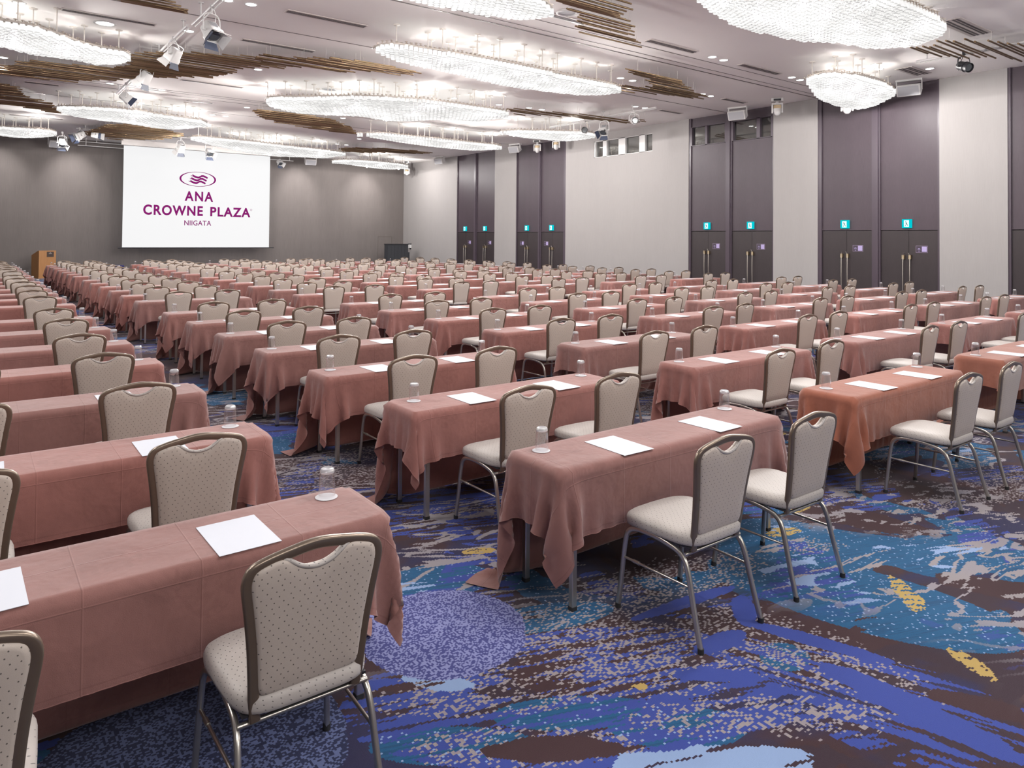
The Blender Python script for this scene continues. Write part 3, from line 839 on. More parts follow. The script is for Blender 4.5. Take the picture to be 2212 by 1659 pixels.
# ------------------------------------------------------------------ chandeliers
CHAND = {
 'A': [(-1.54, 14.72), (-0.56, 14.76), (0.36, 15.06), (0.71, 14.98), (1.15, 15.26), (1.54, 15.72), (1.98, 15.95), (2.38, 15.93), (2.62, 16.3), (2.47, 16.32), (2.11, 17.23), (1.73, 16.92), (1.23, 16.99), (0.88, 16.98), (0.61, 16.76), (0.41, 16.62), (-0.61, 16.55), (-1.68, 16.16)],
 'B': [(1.83, 24.48), (1.99, 23.93), (2.48, 23.57), (3.07, 23.31), (3.86, 23.19), (4.44, 23.54), (5.19, 23.72), (5.84, 23.89), (6.13, 24.36), (5.91, 24.67), (5.63, 25.69), (5.16, 25.96), (4.46, 25.77), (3.83, 25.32), (3.09, 25.35), (2.31, 24.91), (1.89, 24.05)],
 'C': [(-0.22, 30.07), (0.77, 29.81), (1.64, 29.53), (2.28, 29.63), (2.49, 30.36), (2.35, 30.45), (1.77, 31.64), (1.11, 31.84), (0.82, 31.5), (0.03, 30.31)],
 'D': [(6.21, 12.8), (6.14, 12.39), (6.32, 12.07), (6.85, 12.03), (7.55, 11.94), (8.33, 11.91), (9.16, 11.86), (9.85, 11.96), (10.86, 11.99), (11.61, 11.96), (12.24, 12.05), (12.54, 12.22), (12.44, 12.3), (12.28, 12.8), (11.91, 13.1), (11.37, 13.17), (10.57, 13.34), (9.98, 13.34), (9.49, 13.36), (8.51, 13.12), (7.61, 13.01), (6.98, 12.96), (6.49, 12.73), (6.11, 12.44)],
 'E': [(6.19, 19.24), (6.22, 18.66), (6.75, 18.3), (7.24, 17.81), (7.87, 17.15), (8.62, 16.76), (9.46, 16.46), (10.35, 16.35), (11.47, 16.39), (12.06, 16.4), (12.6, 16.74), (12.41, 17.08), (12.31, 18.02), (11.65, 18.16), (10.93, 18.66), (10.49, 19.44), (9.89, 19.64), (9.08, 19.35), (8.75, 19.62), (7.99, 19.95), (7.43, 20.12), (6.69, 19.72), (6.18, 19.04)],
 'F': [(3.67, 9.01), (4.35, 8.37), (5.28, 8.14), (6.09, 8.17), (7.02, 8.44), (7.4, 8.71), (7.3, 8.6), (7.31, 8.93), (7.09, 9.19), (6.8, 9.27), (6.26, 9.43), (5.65, 9.42), (5.23, 9.47), (4.98, 9.57), (4.58, 9.5), (3.91, 9.26)],
 'G': [(8.05, 6.61), (7.47, 5.62), (8.38, 4.9), (9.91, 4.91), (11.24, 5.08), (11.63, 5.08), (12.21, 5.08), (12.7, 5.09), (13.12, 5.21), (13.05, 5.23), (13.43, 5.51), (13.62, 5.95), (13.52, 6.19), (13.17, 6.56), (12.68, 6.62), (12.29, 6.72), (11.9, 6.98), (11.45, 7.11), (10.86, 7.17), (10.27, 7.22), (9.72, 7.16), (8.99, 6.95), (8.64, 6.84), (8.34, 6.71)],
 'H': [(15.06, 8.98), (14.77, 8.57), (14.72, 8.24), (14.99, 8.1), (15.55, 7.93), (16.14, 7.86), (17.06, 8.01), (17.85, 8.2), (18.09, 8.45), (18.81, 9.15), (19.06, 9.61), (18.72, 9.89), (17.7, 9.8), (16.71, 9.59), (15.69, 9.13), (14.82, 8.79)],
 'I': [(6.34, 28.62), (6.64, 27.73), (7.87, 27.88), (8.69, 27.93), (10.13, 28.31), (11.62, 28.51), (12.71, 28.88), (13.04, 29.25), (12.79, 29.49), (12.74, 30.75), (11.83, 30.94), (10.85, 31.36), (9.73, 31.25), (9.03, 30.76), (7.74, 29.66), (6.45, 28.12)],
 'J': [(13.66, 32.63), (13.77, 31.74), (14.75, 31.14), (16.12, 31.27), (17.16, 31.49), (18.02, 32.54), (17.6, 32.74), (17.35, 33.63), (15.71, 33.15), (14.25, 32.36)],
 'K': [(10.84, 23.56), (11.03, 22.97), (11.59, 22.49), (12.37, 22.71), (13.65, 22.53), (15.22, 22.62), (16.36, 22.57), (16.96, 23.07), (16.59, 23.15), (16.34, 23.97), (15.04, 24.1), (14.21, 24.06), (12.99, 23.85), (11.74, 23.43), (10.75, 23.04)],
 'L': [(14.48, 19.9), (14.34, 19.28), (15.29, 18.67), (15.99, 18.2), (16.78, 17.81), (17.37, 18.16), (17.35, 18.62), (17.3, 19.46), (16.84, 19.62), (16.0, 19.77), (15.08, 19.79), (14.3, 19.44)],
}

# more of the same, added out of view to light foreground and chair backs
CHAND['Y'] = [(2.0, 1.2), (3.6, 0.6), (5.6, 0.9), (6.4, 1.7), (5.9, 2.5), (4.2, 2.8), (2.6, 2.4)]
CHAND['X'] = [(6.8, -4.6), (8.6, -5.4), (11.2, -5.2), (12.0, -4.4), (10.8, -3.6), (8.6, -3.4)]
CHAND['W'] = [(-2.2, -3.4), (0.4, -4.0), (2.4, -3.4), (2.8, -2.4), (0.8, -1.8), (-1.6, -2.2)]
CHAND['V'] = [(13.0, 0.2), (14.6, -0.6), (16.8, -0.2), (17.6, 0.8), (16.4, 1.6), (14.2, 1.5)]
CHAND['U'] = [(1.8, -8.6), (3.6, -9.4), (6.4, -9.0), (7.0, -8.0), (5.0, -7.2), (2.6, -7.4)]
CHAND['T'] = [(-9.6, 13.4), (-8.0, 12.6), (-6.2, 12.7), (-5.5, 13.6), (-6.0, 14.4), (-8.0, 14.7), (-9.3, 14.2)]
CHAND['Z'] = [(-4.6, 6.4), (-3.0, 5.6), (-1.2, 5.7), (-0.5, 6.6), (-1.0, 7.4), (-3.0, 7.7), (-4.3, 7.2)]
CH_LAB = {'A': 'top left, cut by the left edge', 'B': 'left, behind the row of hanging spotlights', 'C': 'small, at the left edge over the dark wall',
 'D': 'long and narrow, upper middle', 'E': 'broad, in the middle of the ceiling', 'F': 'cut off by the top edge, centre', 'G': 'largest, at the top right',
 'H': 'compact, in front of the dark door bay', 'I': 'above the projection screen', 'J': 'farthest, by the front right corner', 'K': 'slender, before the second door bay',
 'L': 'beside the control room windows', 'Y': 'added out of view over the nearest tables', 'Z': 'added out of view over the left aisle', 'X': 'added out of view behind the camera on the right', 'W': 'added out of view behind the camera on the left', 'V': 'added out of view over the near right corner', 'U': 'added out of view, farthest behind the camera', 'T': 'added out of view, far out on the left'}
def smooth_poly(poly, it=2):
    P = [np.array(p, float) for p in poly]
    # order around the centre is kept, near-duplicates removed
    Q = []
    for p in P:
        if not Q or np.linalg.norm(p - Q[-1]) > 0.22: Q.append(p)
    if np.linalg.norm(Q[0] - Q[-1]) < 0.22: Q.pop()
    for _ in range(it):
        R = []
        for i in range(len(Q)):
            a, b = Q[i], Q[(i + 1) % len(Q)]
            R.append(a * 0.75 + b * 0.25); R.append(a * 0.25 + b * 0.75)
        Q = R
    return [(float(a[0]), float(a[1])) for a in Q]
def seg_dist(poly, x, y):
    P = np.array(poly); Q = np.roll(P, -1, 0); d = Q - P; w = np.array([x, y]) - P
    t = np.clip((w * d).sum(1) / np.maximum((d * d).sum(1), 1e-9), 0, 1)
    r = w - d * t[:, None]
    return float(np.sqrt((r * r).sum(1)).min())
N_SIDE = 8
def tumbler(mb, x, y, z0, z1, r):
    n = N_SIDE; vs = []
    for rr_, z in ((r * 0.78, z1), (r * 0.92, z0 + 0.022), (r, z0 + 0.010), (r * 0.93, z0), (r * 0.70, z0 + 0.002), (r * 0.55, z0 + 0.012)):
        for i in range(n):
            a = 2 * PI * i / n
            vs.append((x + rr_ * math.cos(a), y + rr_ * math.sin(a), z))
    o = len(mb.v)
    band = lambda j: [(j * n + i, j * n + (i + 1) % n, (j + 1) * n + (i + 1) % n, (j + 1) * n + i) for i in range(n)]
    mb.v.extend(vs)
    for j, mi in ((0, 0), (1, 1), (2, 1), (3, 0), (4, 0)):
        for f in band(j):
            mb.f.append(tuple(q + o for q in f)); mb.mi.append(mi); mb.smooth.append(True)
    mb.f.append(tuple(o + 5 * n + i for i in range(n - 1, -1, -1))); mb.mi.append(0); mb.smooth.append(True)
LIGHTS = []
ZR = 5.42
for kx, poly in CHAND.items():
    rr = random.Random(sum(map(ord, kx)) * 31)
    poly = smooth_poly(poly)
    xs = [p[0] for p in poly]; ys_ = [p[1] for p in poly]
    cx_, cy_ = (min(xs) + max(xs)) / 2, (min(ys_) + max(ys_)) / 2
    far = cy_ > 17.5
    pitch = 0.105 if not far else 0.125
    t = thing('chandelier', 'lit glass tumbler chandelier, ' + CH_LAB[kx], 'chandelier', (cx_, cy_, HC), 0, 'glass chandeliers')
    elems = []
    j = 0; y = min(ys_)
    while y < max(ys_):
        x = min(xs) + (pitch / 2 if j % 2 else 0)
        while x < max(xs):
            if inside(poly, x, y):
                elems.append((x, y, seg_dist(poly, x, y)))
            x += pitch
        y += pitch * 0.866; j += 1
    order = sorted(elems, key=lambda e: (e[0] ** 2 + e[1] ** 2 + (0 if e[2] < 0.16 else 1000)))
    own = set(id(e) for e in order[:100]) if (not far and kx not in 'YZXWVUT') else set()
    rest = MB(); caps = MB()
    for e in elems:
        x, y, d = e
        depth = 0.125 + 0.055 * min(1.0, d / 0.7) + rr.uniform(-0.006, 0.006)
        ztop = ZR - 0.005; zb = ZR - depth
        r = pitch * 0.46
        if id(e) in own:
            mb = MB(); tumbler(mb, 0, 0, zb - ZR, ztop - ZR, r)
            link('glass_shade', mb.mesh('glass_shade', M['chand'], M['chand_edge']), t, (x - cx_, y - cy_, ZR - HC))
        else:
            tumbler(rest, x - cx_, y - cy_, zb - HC, ztop - HC, r)
        if d < (0.30 if not far else 0.22):
            zc = ZR - HC + 0.055 + rr.uniform(-0.008, 0.012)
            n = 8; rc = 0.036
            vs = [(x - cx_ + rc * math.cos(2 * PI * i / n), y - cy_ + rc * math.sin(2 * PI * i / n), zc) for i in range(n)] + [(x - cx_, y - cy_, zc + 0.012)]
            caps.add(vs, [(i, (i + 1) % n, n) for i in range(n)] + [tuple(range(n - 1, -1, -1))])
            caps.cyl((x - cx_, y - cy_, ZR - HC - 0.01), (x - cx_, y - cy_, zc), 0.008, n=5, caps=False)
    o = link('glass_shades', rest.mesh('glass_shades', M['chand'], M['chand_edge']), t); o['kind'] = 'stuff'
    o = link('top_caps', caps.mesh('top_caps', M['chand_cap']), t); o['kind'] = 'stuff'
    mb = MB()
    ring = [(p[0] - cx_, p[1] - cy_, ZR - HC) for p in poly]
    mb.sweep(ring, rrect(0.014, 0.014, 0.004, 1), closed=True)
    # frame bars across the chandelier
    for yb_ in np.arange(min(ys_) + 0.4, max(ys_) - 0.1, 0.6):
        for a, b in spans(poly, float(yb_)): mb.box(a - cx_, b - cx_, yb_ - cy_ - 0.012, yb_ - cy_ + 0.012, ZR - HC - 0.012, ZR - HC + 0.004)
    for xb_ in np.arange(min(xs) + 0.5, max(xs) - 0.1, 0.9):
        for a, b in spans([(p[1], p[0]) for p in poly], float(xb_)): mb.box(xb_ - cx_ - 0.012, xb_ - cx_ + 0.012, a - cy_, b - cy_, ZR - HC - 0.012, ZR - HC + 0.004)
    link('rim_frame', mb.mesh('rim_frame', M['chand_rim']), t)
    # hanging rods
    got = 0; yy = min(ys_) + 0.15; jj = 0
    while yy < max(ys_):
        xx = min(xs) + 0.2 + (0.29 if jj % 2 else 0)
        while xx < max(xs):
            x = xx + rr.uniform(-0.12, 0.12); y = yy + rr.uniform(-0.1, 0.1)
            if inside(poly, x, y):
                mb = MB()
                mb.cyl((0, 0, ZR - HC), (0, 0, -0.004), 0.011, n=7, caps=False)
                mb.lathe([(0.0, -0.022), (0.062, -0.016), (0.066, -0.004), (0.066, 0.0)], n=14, cap=False)
                link('hanging_rod', mb.mesh('hanging_rod', M['rose_metal']), t, (x - cx_, y - cy_, 0))
                got += 1
            xx += 0.58
        yy += 0.44; jj += 1
    # bulbs
    nb = 0; step = 0.9 if not far else 1.7
    for yb_ in np.arange(min(ys_) + 0.3, max(ys_), step * 0.8):
        for xb_ in np.arange(min(xs) + 0.4, max(xs), step):
            x, y = float(xb_) + rr.uniform(-0.1, 0.1), float(yb_) + rr.uniform(-0.08, 0.08)
            if inside(poly, x, y) and seg_dist(poly, x, y) > 0.12 and x < 18.2:
                mb = MB(); mb.lathe([(0.0, -0.028), (0.020, -0.018), (0.026, 0.0), (0.018, 0.018), (0.008, 0.035)], n=10, cap=False)
                link('bulb', mb.mesh('bulb', M['bulb']), t, (x - cx_, y - cy_, 5.27 - HC))
                nb += 1; LIGHTS.append((kx, x, y))

# light of the bulbs
cnt = {}
for q in LIGHTS: cnt[q[0]] = cnt.get(q[0], 0) + 1
area = {}
for kx, poly in CHAND.items():
    p = np.array(poly); area[kx] = abs(float(np.sum(p[:, 0] * np.roll(p[:, 1], -1) - np.roll(p[:, 0], -1) * p[:, 1]))) / 2
for kx, x, y in LIGHTS:
    ld = bpy.data.lights.new('chandelier_light', 'POINT'); ld.energy = CH_W * max(0.6, area[kx]) / cnt[kx] * (0.75 if kx in 'UWX' else 1.0)
    ld.shadow_soft_size = 0.05; ld.color = (1.0, 0.965, 0.94)
    lo = bpy.data.objects.new('chandelier_light', ld); COL.objects.link(lo); lo.location = (x, y, 5.20)
    lo.parent = None
    cnt[kx + 'n'] = cnt.get(kx + 'n', 0) + 1
    if cnt[kx + 'n'] % 2 == 1:
        ld = bpy.data.lights.new('chandelier_uplight', 'SPOT'); ld.energy = UP_W * max(0.6, area[kx]) / math.ceil(cnt[kx] / 2)
        ld.spot_size = math.radians(172); ld.spot_blend = 0.6; ld.shadow_soft_size = 0.15; ld.color = (1.0, 0.965, 0.93)
        lo = bpy.data.objects.new('chandelier_uplight', ld); COL.objects.link(lo); lo.location = (x, y, 5.44); lo.rotation_euler = (PI, 0, 0)
# ================================================================== lighting pipes and spotlights
def pipe(name, a, b, z, axis, x_or_y, label, hang_at, r=0.024):
    mid = (a + b) / 2
    loc = (x_or_y, mid, z) if axis == 'y' else (mid, x_or_y, z)
    t = thing(name, label, 'lighting pipe', loc)
    L = (b - a) / 2
    mb = MB()
    if axis == 'y':
        mb.cyl((0, -L, 0), (0, L, 0), r, n=12); mb.cyl((0.045, -L, -0.03), (0.045, L, -0.03), 0.012, n=8)
    else:
        mb.cyl((-L, 0, 0), (L, 0, 0), r, n=12)
    link('tube', mb.mesh('tube', M['white_paint']), t)
    for h in hang_at:
        mb = MB()
        p = (0, h - mid, 0) if axis == 'y' else (h - mid, 0, 0)
        mb.cyl(p, (p[0], p[1], HC - z), 0.014, n=8); mb.lathe([(0.05, HC - z - 0.012), (0.05, HC - z)], (p[0], p[1], 0), 14)
        link('hanger', mb.mesh('hanger', M['white_paint']), t)
    return t
pipe('lighting_pipe', 10.6, 13.97, 5.62, 'y', 3.2, 'short white lighting pipe at the top left carrying one spotlight', (11.2, 13.4))
pipe('lighting_pipe', 14.40, 22.48, 5.70, 'y', 3.2, 'long white lighting pipe at the left carrying three spotlights', (14.7, 16.9, 19.5, 22.1))
pipe('lighting_pipe', 3.1, 8.3, 5.72, 'x', 31.0, 'white lighting bar crossing above the projection screen', (3.4, 5.2, 7.9))
pipe('lighting_pipe', 14.38, 19.3, 5.69, 'y', 16.2, 'white lighting pipe with three spotlights before the control room windows', (15.3, 16.6, 18.9))
pipe('lighting_pipe', 3.6, 7.12, 5.68, 'y', 16.4, 'white lighting pipe at the right edge carrying one black spotlight', (4.6, 6.9))
pipe('screen_batten', 3.6, 12.9, 5.56, 'x', 35.25, 'lower white rail running behind the projection screen', (3.9, 12.7), 0.018)
pipe('screen_batten', 3.6, 12.3, 5.73, 'x', 35.3, 'upper white rail running behind the projection screen', (4.3, 12.0), 0.018)

def spotlight(loc, pipe_z, aim, label, body='white_paint', kind='fresnel', sc=1.0, cable=True):
    """aim: direction of the beam; the yoke hangs from the pipe above"""
    t = thing('spotlight', label, 'spotlight', loc, 0, 'spotlights on the lighting pipes')
    d = Vector(aim).normalized()
    up = Vector((0, 0, 1)); s = d.cross(up).normalized(); n = s.cross(d)
    R = Matrix((s, d, n)).transposed()     # local x side, y beam, z up
    def T(v): return tuple((R @ (Vector(v) * sc)))
    mb = MB()
    if kind == 'fresnel':
        vs = []
        prof = [(-0.15, 0.075, 0.07), (-0.13, 0.10, 0.095), (0.02, 0.11, 0.105), (0.06, 0.125, 0.12), (0.12, 0.125, 0.12)]
        for y, a, b in prof:
            for p in rrect(a, b, 0.03, 3): vs.append(T((p[0], y, p[1])))
        k_ = 16
        fs = [(j * k_ + i, j * k_ + (i + 1) % k_, (j + 1) * k_ + (i + 1) % k_, (j + 1) * k_ + i) for j in range(len(prof) - 1) for i in range(k_)]
        fs.append(tuple(range(k_)))
        mb.add(vs, fs)
        for i in range(6):
            x = -0.06 + i * 0.024
            vs = [T((x + a, y, 0.1 + c_)) for a in (0, 0.01) for y in (-0.10, 0.0) for c_ in (0.002, 0.012)]
            mb.add(vs, [(0, 1, 3, 2), (4, 6, 7, 5), (0, 4, 5, 1), (2, 3, 7, 6), (0, 2, 6, 4), (1, 5, 7, 3)], 1, False)
    else:
        mb.cyl(T((0, -0.18, 0)), T((0, -0.12, 0)), 0.045 * sc, 0.085 * sc, 20)
        mb.cyl(T((0, -0.12, 0)), T((0, 0.16, 0)), 0.095 * sc, 0.105 * sc, 20, caps=False)
        mb.cyl(T((0, 0.05, 0)), T((0, 0.06, 0)), 0.115 * sc, 0.115 * sc, 20)
    link('body', mb.mesh('body', M[body], M['grille']), t)
    mb = MB(); ly = 0.115 if kind == 'fresnel' else 0.12
    mb.cyl(T((0, ly, 0)), T((0, ly + 0.012, 0)), 0.092 * sc, 0.08 * sc, 20)
    link('lens', mb.mesh('lens', M['lens']), t)
    # yoke
    top = Vector((0, 0, (pipe_z - loc[2])))
    w = 0.15 * sc
    hx = Vector((s.x, s.y, 0)).normalized()
    pts = [hx * w, hx * w + Vector((0, 0, top.z * 0.45)), hx * w * 0.7 + Vector((0, 0, top.z * 0.66)), Vector((0, 0, top.z * 0.70)),
           -hx * w * 0.7 + Vector((0, 0, top.z * 0.66)), -hx * w + Vector((0, 0, top.z * 0.45)), -hx * w]
    mb = MB(); mb.sweep(catmull(pts, 4), ell(0.013 * sc, 0.008 * sc, 8), up=(0.3, 0.1, 1))
    for sg in (-1, 1): mb.cyl(hx * w * sg * 0.7, hx * w * sg * 1.15, 0.018 * sc, n=10)
    link('yoke', mb.mesh('yoke', M[body]), t)
    mb = MB(); mb.cyl((0, 0, top.z * 0.70), (0, 0, top.z - 0.02), 0.014, n=8); mb.box(-0.03, 0.03, -0.022, 0.022, top.z - 0.035, top.z + 0.035)
    link('clamp', mb.mesh('clamp', M[body]), t)
    if kind == 'fresnel':
        L = 0.125
        for i, (ang, mat) in enumerate(((0, 'white_paint'), (90, 'white_paint'), (180, 'navy_flap'), (270, 'navy_flap'))):
            an = math.radians(ang); c_, s_ = math.cos(an), math.sin(an)
            def q(x, y, z): return T((x * c_ - z * s_, y, x * s_ + z * c_))
            vs = [q(-0.10, 0.125, 0.118), q(0.10, 0.125, 0.118), q(0.135, 0.125 + L * 0.86, 0.118 + L * 0.5), q(-0.135, 0.125 + L * 0.86, 0.118 + L * 0.5)]
            vs += [q(-0.10, 0.129, 0.114), q(0.10, 0.129, 0.114), q(0.135, 0.129 + L * 0.86, 0.114 + L * 0.5), q(-0.135, 0.129 + L * 0.86, 0.114 + L * 0.5)]
            mb = MB(); mb.add(vs, [(0, 1, 2, 3), (7, 6, 5, 4), (0, 4, 5, 1), (1, 5, 6, 2), (2, 6, 7, 3), (3, 7, 4, 0)], 0, False)
            link('barn_door', mb.mesh('barn_door', M[mat]), t)
    if cable:
        b0 = Vector(T((0, -0.15, 0))); mb = MB()
        pts = [b0, b0 + Vector((0.05, 0.03, -0.10)), b0 + Vector((0.12, 0.05, 0.02)), Vector((0.08, 0.06, top.z * 0.7)), Vector((0.02, 0.03, top.z))]
        mb.sweep(catmull(pts, 5), ell(0.008, 0.008, 6), up=(0.2, 0.9, 0.1))
        link('cable', mb.mesh('cable', M['black'] if body == 'black' else M['white_paint']), t)
    return t
spotlight((3.2, 12.67, 5.20), 5.62, (0.25, -0.55, -0.75), 'white theatre spotlight with dark lens and open barn doors, nearest on the left pipe', sc=1.08)
spotlight((3.2, 15.49, 5.36), 5.70, (-0.35, 0.45, -0.8), 'white spotlight on the left pipe seen from its back, second nearest')
spotlight((3.2, 18.43, 5.42), 5.70, (-0.3, 0.35, -0.6), 'white spotlight on the left pipe, third of the four')
spotlight((3.2, 20.96, 5.34), 5.70, (0.75, -0.1, -0.55), 'white spotlight at the far end of the left pipe')
spotlight((2.66, 30.85, 5.12), 5.50, (0.1, -0.5, -0.8), 'grey spotlight in the cluster left of the screen, lowest of the three')
spotlight((3.22, 30.95, 5.46), 5.72, (-0.6, -0.3, -0.4), 'grey spotlight in the cluster left of the screen, middle of the three', sc=1.15)
spotlight((3.75, 31.0, 5.52), 5.74, (0.8, -0.4, -0.1), 'white spotlight in the cluster left of the screen, highest of the three')
spotlight((6.72, 31.0, 5.27), 5.72, (-0.2, 0.5, -0.8), 'white spotlight before the screen, left of the pair', sc=1.15)
spotlight((7.82, 31.0, 5.20), 5.72, (0.1, -0.65, -0.6), 'white spotlight before the screen, right of the pair', sc=1.15)
spotlight((12.14, 35.05, 5.42), 5.56, (0.2, -0.6, -0.6), 'white spotlight right of the screen top', sc=1.0, cable=False)
spotlight((16.2, 15.25, 5.40), 5.69, (-0.5, -0.75, -0.08), 'white cylindrical spotlight nearest the wall on the pipe before the control room windows', kind='par')
spotlight((16.2, 16.55, 5.26), 5.69, (-0.6, -0.2, -0.65), 'white spotlight with dark barn door, middle of the pipe before the control room windows', sc=1.1)
spotlight((16.2, 17.45, 5.36), 5.69, (-0.7, -0.6, -0.05), 'white cylindrical spotlight in front of a chandelier, far end of its pipe', kind='par')
spotlight((16.4, 6.18, 5.40), 5.68, (-0.35, -0.75, -0.35), 'black cylindrical spotlight on the pipe at the top right', body='black', kind='par', sc=0.95)

def speaker(loc, face, label):
    """loc: centre of the cabinet, face: direction it points to"""
    t = thing('ceiling_mounted_speaker', label, 'loudspeaker', loc, math.atan2(face[1], face[0]), 'white loudspeakers under the ceiling')
    top = HC - loc[2]
    tilt = Matrix.Rotation(0.42, 3, 'Y')
    prof = [(-0.12, -0.105), (0.10, -0.15), (0.13, -0.13), (0.13, 0.13), (0.10, 0.15), (-0.12, 0.105)]
    mb = MB(); vs = []
    for y in (-0.27, -0.25, 0.25, 0.27):
        s_ = 0.93 if abs(y) > 0.26 else 1.0
        for p in prof: vs.append(tuple(tilt @ Vector((p[0] * s_, y, p[1] * s_))))
    n = 6; fs = [(j * n + i, j * n + (i + 1) % n, (j + 1) * n + (i + 1) % n, (j + 1) * n + i) for j in range(3) for i in range(n)]
    fs += [tuple(range(n - 1, -1, -1)), tuple(range(3 * n, 4 * n))]
    mb.add(vs, fs, 0, False)
    link('cabinet', mb.mesh('cabinet', M['white_paint']), t)
    mb = MB(); mb.box(0.131, 0.136, -0.235, 0.235, -0.118, 0.118, rot=tilt)
    link('front_grille', mb.mesh('front_grille', M['grille']), t)
    mb = MB(); mb.box(-0.10, 0.06, -0.30, 0.30, top - 0.05, top)
    for s_ in (-1, 1):
        mb.box(-0.03, -0.01, s_ * 0.285 - 0.01, s_ * 0.285 + 0.01, -0.03, top - 0.05); mb.box(0.02, 0.035, s_ * 0.285 - 0.008, s_ * 0.285 + 0.008, 0.02, top - 0.05)
    link('bracket', mb.mesh('bracket', M['white_paint']), t)
speaker((18.85, 13.42, 5.64), (-1, -0.25), 'white loudspeaker under the ceiling over the windowed door bay')
speaker((18.95, 8.40, 5.62), (-1, -0.25), 'white loudspeaker under the ceiling right of the small round chandelier')
speaker((18.85, 24.75, 5.66), (-1, -0.25), 'white loudspeaker under the ceiling left of the second door bay')
speaker((18.85, 31.0, 5.66), (-1, -0.25), 'white loudspeaker under the ceiling near the front corner, pale against the wall')
speaker((2.82, 35.2, 5.55), (0.15, -1), 'white loudspeaker over the dark wall left of the screen')
speaker((13.77, 35.2, 5.58), (-0.15, -1), 'white loudspeaker over the dark wall right of the screen')

def moving_head(loc, label):
    t = thing('ceiling_stage_light', label, 'stage light', loc, 0.6, 'moving head lights along the wall')
    top = HC - loc[2]
    mb = MB(); mb.box(-0.13, 0.13, -0.16, 0.16, top - 0.10, top - 0.005); mb.box(-0.15, -0.13, -0.10, 0.10, top - 0.085, top - 0.03, 1)
    link('base', mb.mesh('base', M['white_paint'], M['black']), t)
    mb = MB()
    for s_ in (-1, 1): mb.prism(rrect(0.05, 0.13, 0.04, 3), 'y', s_ * 0.135 - 0.02, s_ * 0.135 + 0.02)
    mb.box(-0.05, 0.05, -0.15, 0.15, 0.11, 0.15); mb.cyl((0, 0, 0.14), (0, 0, top - 0.10), 0.05, n=14)
    link('yoke', mb.mesh('yoke', M['white_paint']), t)
    mb = MB(); mb.lathe([(0.0, -0.20), (0.05, -0.19), (0.085, -0.15), (0.108, -0.08), (0.112, -0.03), (0.112, 0.0)], n=22, cap=False)
    link('head', mb.mesh('head', M['white_paint']), t)
    mb = MB()
    for i in range(11):
        x = -0.095 + i * 0.019; w = math.sqrt(max(0.0001, 0.105 ** 2 - x * x))
        mb.box(x - 0.004, x + 0.004, -w, w, 0.0, 0.095)
    link('cooling_fins', mb.mesh('cooling_fins', M['heatsink']), t)
moving_head((18.6, 11.90, 5.58), 'white moving head light beside the loudspeaker of the windowed door bay')
moving_head((18.55, 9.80, 5.34), 'white moving head light just below the small round chandelier')
moving_head((18.85, 23.20, 5.55), 'white moving head light in front of the second door bay, left one')
moving_head((18.85, 22.00, 5.56), 'white moving head light in front of the second door bay, right one')
moving_head((18.70, 34.1, 5.32), 'white moving head light in the front corner of the hall')

# ================================================================== the projection screen
YS = 34.6; F_ = YS / 35.75
def S(x, z): return (x * F_, CH + (z - CH) * F_)
sx0, sz0 = S(5.41, 1.235); sx1, sz1 = S(11.90, 5.755)
scx = (sx0 + sx1) / 2
t = thing('hanging_projection_screen', 'large white projection screen with a magenta hotel logo, hung before the dark wall', 'projection screen', (scx, YS, HC))
mb = MB(); mb.box(sx0 - scx, sx1 - scx, -0.004, 0.004, sz0 - HC, sz1 - HC)
k = NT('lit_screen')
e_ = k.n('ShaderNodeEmission'); e_.inputs[0].default_value = (0.83, 0.83, 0.835, 1); e_.inputs[1].default_value = SCREEN_E
df = k.n('ShaderNodeBsdfDiffuse'); df.inputs[0].default_value = (0.05, 0.05, 0.05, 1)
ad = k.n('ShaderNodeAddShader'); k.t.links.new(e_.outputs[0], ad.inputs[0]); k.t.links.new(df.outputs[0], ad.inputs[1])
M['screen'] = k.done(ad.outputs[0])
link('screen_fabric', mb.mesh('screen_fabric', M['screen']), t)
bx0, bz = S(5.25, 1.21); bx1, _ = S(12.14, 1.21)
mb = MB(); mb.cyl((bx0 - scx, 0, bz - HC), (bx1 - scx, 0, bz - HC), 0.024, n=10)
link('bottom_bar', mb.mesh('bottom_bar', M['black']), t)
mb = MB(); mb.box(sx0 - scx - 0.1, sx1 - scx + 0.1, -0.09, 0.09, sz1 - HC + 0.02, 0.0)
link('screen_housing', mb.mesh('screen_housing', M['ceiling']), t)
k = NT('magenta_projected'); e_ = k.n('ShaderNodeEmission'); e_.inputs[0].default_value = (0.245, 0.014, 0.155, 1); e_.inputs[1].default_value = SCREEN_E
M['mag'] = k.done(e_.outputs[0])
def text_mesh(body, x0, x1, z0, z1, bold, name, sp=1.0):
    cu = bpy.data.curves.new('lettering', 'FONT'); cu.body = body; cu.size = 1.0; cu.offset = bold; cu.space_character = sp
    cu.resolution_u = 6
    o = bpy.data.objects.new('lettering', cu); COL.objects.link(o)
    dg = bpy.context.evaluated_depsgraph_get()
    me = bpy.data.meshes.new_from_object(o.evaluated_get(dg))
    bpy.data.objects.remove(o)
    co = np.array([v.co for v in me.vertices]); a = co.min(0); b = co.max(0)
    for v in me.vertices:
        x = x0 + (v.co.x - a[0]) / (b[0] - a[0]) * (x1 - x0); z = z0 + (v.co.y - a[1]) / (b[1] - a[1]) * (z1 - z0)
        v.co = (x - scx, -0.0065, z - HC)
    me.materials.clear(); me.materials.append(M['mag']); me.name = name
    return me
def T_(body, a, b, c_, d, bold, nm, sp=1.0):
    x0, z0 = S(a, c_); x1, z1 = S(b, d)
    link('logo_lettering', text_mesh(body, x0, x1, z0, z1, bold, nm, sp), t)
